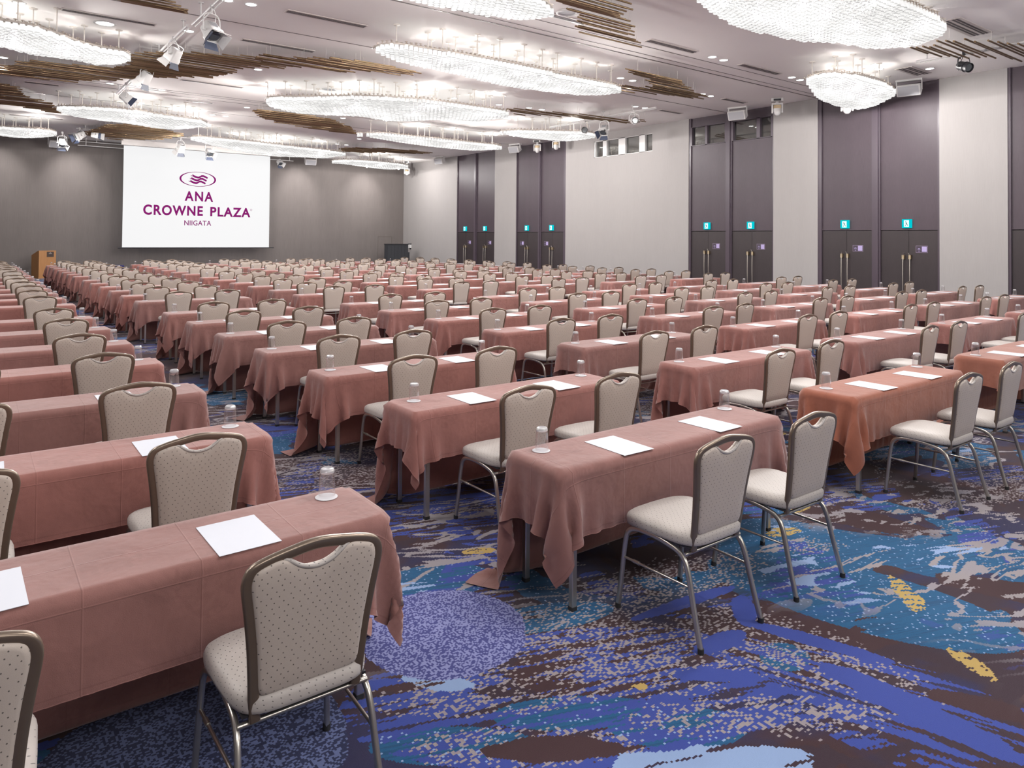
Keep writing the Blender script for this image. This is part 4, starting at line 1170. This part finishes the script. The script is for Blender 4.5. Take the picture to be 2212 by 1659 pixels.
T_('ANA', 7.96, 9.22, 3.39, 3.85, 0.030, 'ana', 1.22)
T_('CROWNE', 6.23, 8.77, 2.70, 3.17, 0.032, 'crowne', 1.16)
T_('PLAZA', 9.10, 10.97, 2.70, 3.15, 0.032, 'plaza', 1.16)
T_('NIIGATA', 7.96, 9.15, 2.25, 2.49, 0.010, 'niigata', 1.05)
T_('R', 10.985, 11.02, 3.035, 3.085, 0.01, 'registered')
# ring round the registered mark, the oval and its three ribbons
def ring(cx_, cz_, ro, ri, n=24, y=-0.0065):
    vs = []; 
    for i in range(n):
        a = 2 * PI * i / n
        vs.append((cx_ + ro[0] * math.cos(a) - scx, y, cz_ + ro[1] * math.sin(a) - HC)); vs.append((cx_ + ri[0] * math.cos(a) - scx, y, cz_ + ri[1] * math.sin(a) - HC))
    return vs, [(2 * i, 2 * i + 1, (2 * i + 3) % (2 * n), (2 * i + 2) % (2 * n)) for i in range(n)]
mb = MB(); c0, c1 = S(11.003, 3.06); vs, fs = ring(c0, c1, (0.048, 0.048), (0.040, 0.040)); mb.add(vs, fs, 0, False)
link('registered_ring', mb.mesh('registered_ring', M['mag']), t)
mb = MB(); c0, c1 = S(8.53, 4.43); vs, fs = ring(c0, c1, (0.785, 0.335), (0.705, 0.315), 64); mb.add(vs, fs, 0, False)
link('logo_oval', mb.mesh('logo_oval', M['mag']), t)
for q in range(3):
    # each ribbon: forked tail at the left, a wave towards the right
    top = [(-0.30, 0.20), (-0.22, 0.155), (-0.12, 0.105), (-0.02, 0.085), (0.06, 0.115), (0.12, 0.165), (0.20, 0.17), (0.30, 0.125), (0.40, 0.075)]
    bot = [(0.37, 0.00), (0.28, 0.045), (0.19, 0.085), (0.11, 0.075), (0.05, 0.02), (-0.02, -0.005), (-0.12, 0.015), (-0.24, 0.07), (-0.36, 0.13), (-0.27, 0.135)]
    dx = -0.045 * q + 0.03; dz = -0.128 * q + 0.03
    P = [(a + dx, b + dz) for a, b in top + bot]
    mb = MB(); n1 = len(top); tp = [(a + dx, b + dz) for a, b in top]
    # strips between top and bottom edges
    bt = [(a + dx, b + dz) for a, b in reversed([(0.37, 0.00), (0.28, 0.045), (0.19, 0.085), (0.11, 0.075), (0.05, 0.02), (-0.02, -0.005), (-0.12, 0.015), (-0.21, 0.055), (-0.24, 0.12)])]
    vs = [(c0 + a - scx, -0.0065, c1 + b - HC) for a, b in tp] + [(c0 + a - scx, -0.0065, c1 + b - HC) for a, b in bt]
    mb.add(vs, [(i, i + 1, n1 + i + 1, n1 + i) for i in range(n1 - 1)], 0, False)
    vs = [(c0 + a + dx - scx, -0.0065, c1 + b + dz - HC) for a, b in ((-0.24, 0.13), (-0.36, 0.13), (-0.20, 0.05))]
    mb.add(vs, [(0, 1, 2)], 0, False)
    link('logo_ribbon', mb.mesh('logo_ribbon', M['mag']), t)

# ================================================================== front of the hall
# lectern, turned towards the middle of the hall
t = thing('lectern', 'brown wooden lectern with sloping top and dark plaque, before the dark wall', 'lectern', (2.44, 34.75, 0), 0.42)
mb = MB(); w, d = 0.33, 0.27
pf = [(-d, 0.0), (-d, 1.12), (-d + 0.06, 1.12), (d, 0.93), (d, 0.0)]
mb.prism([(y, z) for y, z in pf], 'x', -w, w)
link('lectern_body', mb.mesh('lectern_body', M['oak']), t)
mb = MB(); mb.box(-w - 0.012, w + 0.012, -d - 0.012, d + 0.012, 0, 0.05)
link('plinth', mb.mesh('plinth', M['oak']), t)
mb = MB(); mb.box(-0.03, 0.24, -d - 0.008, -d, 0.86, 1.07)
pq = link('plaque', mb.mesh('plaque', M['lectern_dark']), t)
mb = MB()
for q, (a, b, z) in enumerate(((0.085, 0.125, 1.035), (0.055, 0.155, 1.010), (0.04, 0.17, 0.985))): mb.box(a, b, -d - 0.010, -d - 0.008, z, z + 0.010)
link('plaque_lettering', mb.mesh('plaque_lettering', M['steel']), pq)
# dark cabinet and wall phone in the corner
t = thing('equipment_cabinet', 'charcoal cabinet standing in the front right corner', 'cabinet', (17.93, 33.6, 0))
mb = MB(); mb.box(-0.60, 0.60, -0.03, 0.35, 0.03, 1.42)
link('cabinet_body', mb.mesh('cabinet_body', M['cab']), t)
mb = MB()
for x in (-0.40, -0.20, 0.0, 0.20, 0.40): mb.box(x - 0.003, x + 0.003, -0.034, -0.03, 0.05, 1.38)
mb.box(-0.62, 0.62, -0.05, 0.36, 1.40, 1.44)
link('cabinet_top', mb.mesh('cabinet_top', M['black']), t)
mb = MB(); mb.box(0.60, 0.70, 0.0, 0.3, 0.0, 1.0); mb.box(-0.60, 0.60, 0.0, 0.33, 0, 0.03)
link('side_panel', mb.mesh('side_panel', M['cab']), t)
t = thing('wall_dispenser', 'small white dispenser with grey top on the wall by the front corner', 'wall dispenser', (XW, 34.98, 1.30))
mb = MB(); mb.box(-0.10, 0.0, -0.09, 0.09, -0.10, 0.09); link('dispenser_body', mb.mesh('dispenser_body', M['white_paint']), t)
mb = MB(); mb.box(-0.10, 0.0, -0.10, 0.10, 0.115, 0.15); mb.box(-0.02, 0.0, -0.06, 0.06, -0.16, 0.13); link('dispenser_bracket', mb.mesh('dispenser_bracket', M['cab']), t)
t = thing('covered_box', 'navy cloth covered box at the end of the farthest table row', 'covered box', (4.38, row_y(19) + 0.1, 0))
mb = MB(); mb.prism(rrect(0.17, 0.26, 0.03, 3), 'z', 0.0, 0.66); link('cloth_cover', mb.mesh('cloth_cover', M['navy_cloth']), t)

# ================================================================== cloth drape (a small particle cloth solver)
def drape(seed, near=0.285, end=0.255, far=0.60, h=0.026, steps=STEPS):
    rs = np.random.RandomState(seed)
    near += rs.uniform(-0.015, 0.015); eL = end + rs.uniform(-0.03, 0.03); eR = 2 * end - eL
    X = np.linspace(-eL, TL + eR, int((TL + 2 * end) / h) + 1)
    Y = np.linspace(-near, TW + far, int((TW + near + far) / h) + 1)
    dx = X[1] - X[0]; dy = Y[1] - Y[0]
    gx, gy = np.meshgrid(X, Y, indexing='ij')
    P = np.stack([gx, gy, np.full_like(gx, TZ)], -1)
    REST = P.copy()
    over = np.maximum(np.maximum(-gx, gx - TL), np.maximum(-gy, gy - TW)).clip(0)
    P[..., 2] -= over * 0.25
    P[..., 2] += rs.uniform(-1, 1, gx.shape) * 0.002
    # slow random sway gives every cloth its own folds
    ph = rs.uniform(0, 6.28, 6)
    P[..., 0] += (over > 0) * 0.012 * np.sin(gy * 9 + ph[0]); P[..., 1] += (over > 0) * 0.010 * np.sin(gx * 5 + ph[1])
    pin = (gx > 0.02) & (gx < TL - 0.02) & (gy > 0.015) & (gy < TW - 0.015)
    PR = REST.copy(); V = np.zeros_like(P); dt = 0.018
    m_ = 0.006
    cons = []
    def add(sa, sb, L, st): cons.append((sa, sb, L, st))
    sl = slice
    for p in (0, 1):
        n = P.shape[0]; a = sl(p, n - 1, 2); b = sl(p + 1, n, 2)
        add((a, sl(None)), (b, sl(None)), dx, 1.0)
        n = P.shape[1]; a = sl(p, n - 1, 2); b = sl(p + 1, n, 2)
        add((sl(None), a), (sl(None), b), dy, 1.0)
        n = P.shape[0]; a = sl(p, n - 1, 2); b = sl(p + 1, n, 2)
        add((a, sl(0, -1)), (b, sl(1, None)), math.hypot(dx, dy), 0.35)
        add((a, sl(1, None)), (b, sl(0, -1)), math.hypot(dx, dy), 0.35)
    for p in range(4):
        n = P.shape[0]
        if p < 2:
            pass
    def bend(axis, st):
        n = P.shape[axis]
        for p in range(3):
            a = np.arange(p, n - 2, 3)
            if axis == 0: cons.append(((a, sl(None)), (a + 2, sl(None)), 2 * dx, st))
            else: cons.append(((sl(None), a), (sl(None), a + 2), 2 * dy, st))
    bend(0, 0.10); bend(1, 0.10)
    W_ = np.where(pin, 0.0, 1.0)
    for s_ in range(steps):
        V[..., 2] -= 9.8 * dt
        V *= 0.965
        Q = P + V * dt
        Q[pin] = PR[pin]
        for it in range(7):
            for sa, sb, L, st in cons:
                A = Q[sa]; B = Q[sb]; wa = W_[sa]; wb = W_[sb]
                d = B - A; ln = np.sqrt((d * d).sum(-1)) + 1e-9
                ws = wa + wb + 1e-9
                c = (st * (ln - L) / ln / ws)[..., None] * d
                Q[sa] = A + c * wa[..., None]; Q[sb] = B - c * wb[..., None]
            # collide with the table board (a slab) and its legs' envelope, and the floor
            x, y, z = Q[..., 0], Q[..., 1], Q[..., 2]
            inn = (x > -m_) & (x < TL + m_) & (y > -m_) & (y < TW + m_) & (z < TZ) & (z > TZ - 0.05)
            if inn.any():
                d0 = np.stack([x + m_, TL + m_ - x, y + m_, TW + m_ - y, TZ - z + 0.0], -1)
                k_ = d0.argmin(-1)
                for q, (ax, val) in enumerate(((0, -m_), (0, TL + m_), (1, -m_), (1, TW + m_), (2, TZ))):
                    mm = inn & (k_ == q); Q[..., ax][mm] = val
            low = (x > 0.0) & (x < TL) & (z < TZ - 0.05)
            f_ = low & (REST[..., 1] > TW) & (y < TW + 0.002); Q[..., 1][f_] = TW + 0.002
            f_ = low & (REST[..., 1] < 0) & (y > -0.002) & (y < 0.2); Q[..., 1][f_] = -0.002
            lo2 = (y > 0.0) & (y < TW) & (z < TZ - 0.05)
            f_ = lo2 & (REST[..., 0] < 0) & (x > -0.002) & (x < 0.3); Q[..., 0][f_] = -0.002
            f_ = lo2 & (REST[..., 0] > TL) & (x < TL + 0.002) & (x > TL - 0.3); Q[..., 0][f_] = TL + 0.002
            g_ = z < 0.008; Q[..., 2][g_] = 0.008
        V = (Q - P) / dt
        V[g_] *= 0.3
        P = Q
    # light smoothing of the free part
    for _ in range(1):
        S2 = P.copy()
        S2[1:-1, 1:-1] = (P[2:, 1:-1] + P[:-2, 1:-1] + P[1:-1, 2:] + P[1:-1, :-2]) / 4
        fr = (~pin) & (over > 0.03)
        P[fr] = P[fr] * 0.6 + S2[fr] * 0.4
    P[..., 2][pin] = TZ
    nx, ny = P.shape[:2]
    me = bpy.data.meshes.new('tablecloth')
    idx = np.arange(nx * ny).reshape(nx, ny)
    q = np.stack([idx[:-1, :-1], idx[1:, :-1], idx[1:, 1:], idx[:-1, 1:]], -1).reshape(-1, 4)
    me.from_pydata(P.reshape(-1, 3).tolist(), [], q.tolist())
    uvl = me.uv_layers.new(name='UVMap')
    U = ((gx - X[0]) / 2.5).reshape(-1); Vv = ((gy - Y[0]) / 2.5).reshape(-1)
    lv = np.empty(len(me.loops), dtype=np.int32); me.loops.foreach_get('vertex_index', lv)
    uv = np.stack([U[lv], Vv[lv]], -1).astype(np.float32).reshape(-1)
    uvl.data.foreach_set('uv', uv)
    me.polygons.foreach_set('use_smooth', [True] * len(me.polygons))
    me.update()
    return me
CLOTHS = [drape(s_) for s_ in (3, 11, 27, 42, 58)]
for me in CLOTHS: me.materials.append(M['cloth'])
CLOTHS_O = []
for me in CLOTHS[:2]:
    c_ = me.copy(); c_.materials.clear(); c_.materials.append(M['cloth_o']); CLOTHS_O.append(c_)

# ------------------------------------------------------------------ table
def make_table():
    t = thing('banquet_table', 'x', 'table')
    mb = MB(); mb.prism([(x + TL / 2, y + TW / 2) for x, y in rrect(TL / 2 - 0.022, TW / 2 - 0.022, 0.03, 3)], 'z', TZ - 0.042, TZ - 0.014)
    link('tabletop', mb.mesh('tabletop', M['lectern_dark']), t)
    for x in (0.115, TL - 0.115):
        for y in (0.035, TW - 0.035):
            mb = MB(); mb.prism(rrect(0.0145, 0.0145, 0.003, 1), 'z', 0.015, TZ - 0.034)
            mb.prism(rrect(0.0165, 0.0165, 0.003, 1), 'z', 0.0, 0.018, 1)
            link('leg', mb.mesh('leg', M['chrome'], M['rubber']), t, (x, y, 0))
    mb = MB()
    for x in (0.115, TL - 0.115): mb.box(x - 0.011, x + 0.011, 0.045, TW - 0.045, TZ - 0.066, TZ - 0.036)
    for y in (0.05, TW - 0.05): mb.box(0.13, TL - 0.13, y - 0.008, y + 0.008, TZ - 0.055, TZ - 0.036)
    link('apron_rail', mb.mesh('apron_rail', M['chrome']), t)
    return t
# ------------------------------------------------------------------ chair
def make_chair():
    t = thing('banquet_chair', 'x', 'chair')
    tube = rrect(0.0115, 0.009, 0.006, 2)
    for s_ in (-1, 1):
        U = catmull([(s_ * 0.221, 0.240, 0.008), (s_ * 0.214, 0.226, 0.15), (s_ * 0.207, 0.212, 0.30), (s_ * 0.203, 0.195, 0.365),
                     (s_ * 0.198, 0.150, 0.392), (s_ * 0.193, 0.05, 0.396), (s_ * 0.191, -0.05, 0.385), (s_ * 0.193, -0.115, 0.365),
                     (s_ * 0.198, -0.155, 0.310), (s_ * 0.205, -0.195, 0.16), (s_ * 0.213, -0.238, 0.008)], 5)
        h = 25
        for seg in (U[:h + 1], U[h:]):
            mb = MB(); mb.sweep(seg, tube, up=(s_, 0.01, 0))
            foot = seg[0] if seg[0][2] < 0.1 else seg[-1]
            mb.cyl((foot[0], foot[1], 0.0), (foot[0], foot[1], 0.022), 0.0135, n=10, mi=1)
            link('leg', mb.mesh('leg', M['chrome'], M['rubber']), t)
        mb = MB(); mb.cyl((s_ * 0.210, 0.216, 0.245), (s_ * 0.2, -0.170, 0.245), 0.0062, n=8)
        mb.cyl((s_ * 0.2085, 0.155, 0.245), (s_ * 0.2075, 0.120, 0.245), 0.009, n=8)
        link('stretcher', mb.mesh('stretcher', M['chrome']), t)
    mb = MB()
    mb.sweep(catmull([(-0.195, 0.17, 0.398), (-0.10, 0.20, 0.396), (0.10, 0.20, 0.396), (0.195, 0.17, 0.398)], 5), ell(0.008, 0.008, 8))
    mb.sweep([(-0.195, -0.135, 0.372), (0.195, -0.135, 0.372)], ell(0.008, 0.008, 8))
    mb.box(-0.185, 0.185, -0.15, 0.185, 0.398, 0.406, 1)
    link('seat_frame', mb.mesh('seat_frame', M['chrome'], M['black']), t)
    # seat cushion
    def outline(k_, nrm=1.0):
        o = []
        N = 40
        for i in range(N):
            a = 2 * PI * i / N; c_, s2 = math.cos(a), math.sin(a)
            e_ = 0.42
            x = math.copysign(abs(c_) ** e_, c_); y = math.copysign(abs(s2) ** e_, s2)
            hw = 0.212 + 0.012 * y
            o.append((x * (hw - k_), 0.030 + y * (0.212 - k_) + (0.012 * (1 - x * x) if y > 0.5 else 0)))
        return o
    mb = MB(); rings = [(0.012, 0.404), (0.002, 0.409), (0.0, 0.420), (0.0, 0.438), (0.005, 0.450), (0.018, 0.459), (0.045, 0.465), (0.10, 0.469), (0.16, 0.470)]
    vs = []
    for kx, z in rings:
        for x, y in outline(kx): vs.append((x, y, z - max(0.0, (y - 0.15)) * 0.10))
    N = 40; fs = [(j * N + i, j * N + (i + 1) % N, (j + 1) * N + (i + 1) % N, (j + 1) * N + i) for j in range(len(rings) - 1) for i in range(N)]
    fs += [tuple(range(N - 1, -1, -1)), tuple((len(rings) - 1) * N + i for i in range(N))]
    mb.add(vs, fs)
    link('seat', mb.mesh('seat', M['fab_seat']), t)
    # backrest frame
    def by(z): return -0.148 - 0.062 * ((z - 0.40) / 0.46)
    half = [(0.150, 0.382), (0.156, 0.43), (0.160, 0.50), (0.168, 0.60), (0.181, 0.70), (0.191, 0.765), (0.192, 0.798), (0.180, 0.824), (0.150, 0.838), (0.08, 0.853), (0.0, 0.863)]
    pts = [(-x, by(z), z) for x, z in half] + [(x, by(z), z) for x, z in reversed(half[:-1])]
    path = catmull(pts, 4)
    mb = MB(); mb.sweep(path, rrect(0.0155, 0.0105, 0.006, 2), up=(0, -1, 0.001))
    link('back_frame', mb.mesh('back_frame', M['frame']), t)
    # backrest cushion
    inn = [(x - 0.009, z) for x, z in half[2:8]]
    right = [(0.03, 0.451), (0.08, 0.451), (0.120, 0.452), (0.140, 0.458), (0.148, 0.475)] + inn[0:] + [(0.135, 0.838), (0.105, 0.843)]
    dip = [(0.082, 0.835), (0.058, 0.818), (0.030, 0.806), (0.0, 0.803)]
    hr = right + dip
    ring0 = catmull([(x, z) for x, z in hr] + [(-x, z) for x, z in reversed(hr[:-1])], 3, closed=True)
    n = len(ring0); vs = []
    spec = [(1.0, 0.0, 1), (1.0, 0.008, 1), (0.985, 0.014, 1), (0.93, 0.018, 1), (0.7, 0.020, 1), (0.3, 0.021, 1)]
    def ringpts(s_, t_, sg):
        return [(x * s_, by(0.64 + (z - 0.64) * s_) + sg * t_, 0.64 + (z - 0.64) * s_) for x, z in ring0]
    mb = MB()
    seq = [(s_, t_, -1) for s_, t_, _ in reversed(spec)] + [(s_, t_, 1) for s_, t_, _ in spec[1:]]
    for s_, t_, sg in seq: vs += ringpts(s_, t_, sg)
    fs = [(j * n + i, j * n + (i + 1) % n, (j + 1) * n + (i + 1) % n, (j + 1) * n + i) for j in range(len(seq) - 1) for i in range(n)]
    a0 = len(vs); vs.append((0, by(0.64) - 0.021, 0.64)); vs.append((0, by(0.64) + 0.021, 0.64))
    fs += [(a0, (i + 1) % n, i) for i in range(n)] + [(a0 + 1, (len(seq) - 1) * n + i, (len(seq) - 1) * n + (i + 1) % n) for i in range(n)]
    mb.add(vs, fs)
    link('backrest', mb.mesh('backrest', M['fab_back']), t)
    # rolled lip of the hand hole
    lip = catmull([(-0.098, by(0.842) - 0.004, 0.843), (-0.078, by(0.83) - 0.010, 0.833), (-0.045, by(0.812) - 0.014, 0.812), (0.0, by(0.80) - 0.016, 0.802), (0.045, by(0.812) - 0.014, 0.812), (0.078, by(0.83) - 0.010, 0.833), (0.098, by(0.842) - 0.004, 0.843)], 4)
    mb = MB(); mb.sweep(lip, ell(0.0065, 0.0065, 8), up=(0, -1, 0.001))
    link('hand_hole_lip', mb.mesh('hand_hole_lip', M['fab_seat']), t)
    return t
def make_glass():
    t = thing('drinking_glass', 'x', 'drinking glass')
    mb = MB(); mb.lathe([(0.0335, 0.001), (0.0345, 0.004), (0.0335, 0.02), (0.0305, 0.085), (0.0295, 0.096)], n=24, cap=False)
    link('glass_wall', mb.mesh('glass_wall', M['glass']), t)
    mb = MB(); mb.lathe([(0.0, 0.093), (0.022, 0.094), (0.0290, 0.096), (0.0298, 0.104), (0.0270, 0.112), (0.0225, 0.116), (0.0205, 0.113), (0.0, 0.111)], n=24, cap=False)
    link('glass_base', mb.mesh('glass_base', M['glass_base']), t)
    return t
T_PROTO = make_table(); C_PROTO = make_chair(); G_PROTO = make_glass()
for p_ in (T_PROTO, C_PROTO, G_PROTO): remember(p_)
mb = MB(); mb.lathe([(0.045, 0.0), (0.0455, 0.001), (0.045, 0.002)], n=32)
coaster_me = mb.mesh('coaster', M['coaster'])
mb = MB(); mb.box(-0.105, 0.105, -0.1485, 0.1485, 0.0, 0.0012)
paper_me = mb.mesh('paper', M['paper'])
used = {'t': False, 'c': False, 'g': False}
def place(key, proto, loc, rz, label, group):
    o = proto if not used[key] else copy_tree(proto)
    used[key] = True
    o.location = loc; o.rotation_euler = (0, 0, rz); o['label'] = label; o['group'] = group
    return o
COLW = {-1: 'first', 0: 'second', 1: 'third', 2: 'fourth', 3: 'fifth', 4: 'sixth', 5: 'seventh'}
# chair positions measured for the nearer rows: (offset along the table, offset across it)
CH_OFF = {'-1,0R': (1.294, -.508), '-1,1R': (1.297, -.511), '-1,2R': (1.292, -.49), '-1,3R': (1.292, -.495), '-1,4R': (1.28, -.55), '-1,5R': (1.304, -.48), '-1,6R': (1.306, -.48), '-1,7R': (1.31, -.52), '-1,8R': (1.303, -.487),
 '0,0L': (.525, -.526), '0,0R': (1.257, -.519), '0,1L': (.485, -.519), '0,1R': (1.221, -.535), '0,2L': (.469, -.516), '0,2R': (1.227, -.516), '0,3L': (.473, -.517), '0,3R': (1.201, -.56), '0,4L': (.473, -.56), '0,4R': (1.214, -.57), '0,5L': (.434, -.56), '0,5R': (1.253, -.49), '0,6L': (.446, -.57), '0,6R': (1.221, -.57),
 '1,0L': (.497, -.523), '1,0R': (1.248, -.519), '1,1L': (.415, -.534), '1,1R': (1.272, -.49), '1,2L': (.417, -.545), '1,2R': (1.191, -.533), '1,3L': (.405, -.56), '1,3R': (1.162, -.56), '1,4L': (.444, -.56), '1,4R': (1.21, -.545),
 '2,1L': (.571, -.49), '2,1R': (1.298, -.49), '2,2L': (.506, -.504), '2,2R': (1.232, -.495)}
rr = random.Random(5)
for n in range(20):
    for c in range(-1, 6):
        x0, y0 = col_x(c), row_y(n)
        ro = '%s row from camera, %s table column from left' % (ORD[n], COLW[c])
        jx, jy, jr = rr.uniform(-.012, .012), rr.uniform(-.012, .012), rr.uniform(-.006, .006)
        if in_view(x0 - 0.25, x0 + TL + 0.25, y0 - 0.05, y0 + TW + 0.1, 0, TZ, -6):
            place('t', T_PROTO, (x0, y0, 0), 0, 'narrow banquet table with square metal legs, ' + ro, 'banquet tables in rows')
            orange = (c, n) in ((1, 0), (2, 0))
            me = CLOTHS_O[c - 1] if orange else CLOTHS[{(0, 0): 0, (0, 1): 1, (0, 2): 2, (0, 3): 3, (0, 4): 4, (1, 1): 2, (1, 2): 1, (-1, 0): 4, (-1, 1): 3}.get((c, n), rr.randrange(5))]
            o = link('tablecloth', me, None, (x0, y0, 0))
            tag(o, ('plain terracotta tablecloth, ' if orange else 'dusty pink damask tablecloth, ') + ro, 'tablecloth', 'tablecloths')
        for sd, gx_, gy_, px_, cx0 in (('L', .152, .293, .520, .455), ('R', 1.668, .318, 1.268, 1.215)):
            w_ = 'left seat' if sd == 'L' else 'right seat'
            gx = x0 + gx_ + rr.uniform(-.012, .012); gy = y0 + gy_ + rr.uniform(-.012, .012)
            if in_view(gx - .03, gx + .03, gy - .03, gy + .03, TZ, TZ + .11, -2):
                place('g', G_PROTO, (gx, gy, TZ + 0.0035), 0, 'upturned clear drinking glass, %s, %s' % (w_, ro), 'upturned glasses on the tables')
                o = link('coaster', coaster_me, None, (gx + rr.uniform(-.003, .003), gy + rr.uniform(-.003, .003), TZ + 0.0012))
                tag(o, 'round white paper coaster, %s, %s' % (w_, ro), 'coaster', 'coasters under the glasses')
            px = x0 + px_ + rr.uniform(-.008, .008); py = y0 + 0.147 + rr.uniform(-.004, .004)
            if in_view(px - .10, px + .10, py - .14, py + .14, TZ, TZ, -2):
                o = link('paper_sheet', paper_me, None, (px, py, TZ + 0.0012), (0, 0, rr.uniform(-.025, .025)))
                tag(o, 'blank white paper sheet, %s, %s' % (w_, ro), 'paper', 'paper sheets on the tables')
            off = CH_OFF.get('%d,%d%s' % (c, n, sd))
            if off: qx, qy, rz = x0 + off[0], y0 + off[1] + 0.210, rr.uniform(-.02, .02)
            else:
                bx = 1.30 if c == -1 and sd == 'R' else cx0
                qx, qy, rz = x0 + bx + rr.uniform(-.035, .035), y0 - 0.535 + 0.210 + rr.uniform(-.035, .03), rr.uniform(-.04, .04)
            if in_view(qx - .21, qx + .21, qy - .24, qy + .24, 0, .86, -4):
                place('c', C_PROTO, (qx, qy, 0), rz, 'beige dotted banquet chair, %s, %s' % (w_, ro), 'beige banquet chairs')

# ================================================================== light and look
W = bpy.data.worlds.new('world'); SC.world = W; W.use_nodes = True
W.node_tree.nodes['Background'].inputs[0].default_value = (1.0, 0.96, 0.94, 1); W.node_tree.nodes['Background'].inputs[1].default_value = 0.05
# wall washers recessed in the ceiling before the front wall
for x, y, w_ in ((0.9, 34.1, 0.8), (3.46, 34.1, 1.0), (13.3, 34.1, 1.0), (17.0, 34.1, 1.0)):
    ld = bpy.data.lights.new('wall_washer_light', 'SPOT'); ld.energy = WASH * w_; ld.spot_size = math.radians(66); ld.spot_blend = 1.0; ld.shadow_soft_size = 0.08
    ld.color = (1.0, 0.97, 0.95)
    lo = bpy.data.objects.new('wall_washer_light', ld); COL.objects.link(lo); lo.location = (x, y, HC - 0.05)
    lo.rotation_euler = Vector((0, 1.0, -1.05)).to_track_quat('-Z', 'Y').to_euler()
# downlights
for x, y in DOWN:
    ld = bpy.data.lights.new('downlight_lamp', 'SPOT'); ld.energy = DOWN_W; ld.spot_size = math.radians(95); ld.spot_blend = 0.7; ld.shadow_soft_size = 0.09
    ld.color = (1.0, 0.97, 0.95)
    lo = bpy.data.objects.new('downlight_lamp', ld); COL.objects.link(lo); lo.location = (x, y, HC - 0.03)

SC.view_settings.view_transform = 'Standard'
SC.view_settings.look = 'None'
SC.view_settings.gamma = 1.0
SC.view_settings.use_curve_mapping = False
SC.view_settings.exposure = EXPOSURE
cy = SC.cycles
cy.max_bounces = 6; cy.diffuse_bounces = 3; cy.glossy_bounces = 3; cy.transmission_bounces = 4; cy.transparent_max_bounces = 16
cy.caustics_reflective = False; cy.caustics_refractive = False
cy.sample_clamp_indirect = 6.0
cy.use_light_tree = True
cy.use_denoising = True
cy.use_adaptive_sampling = True
cy.adaptive_threshold = 0.08
cy.adaptive_min_samples = 16
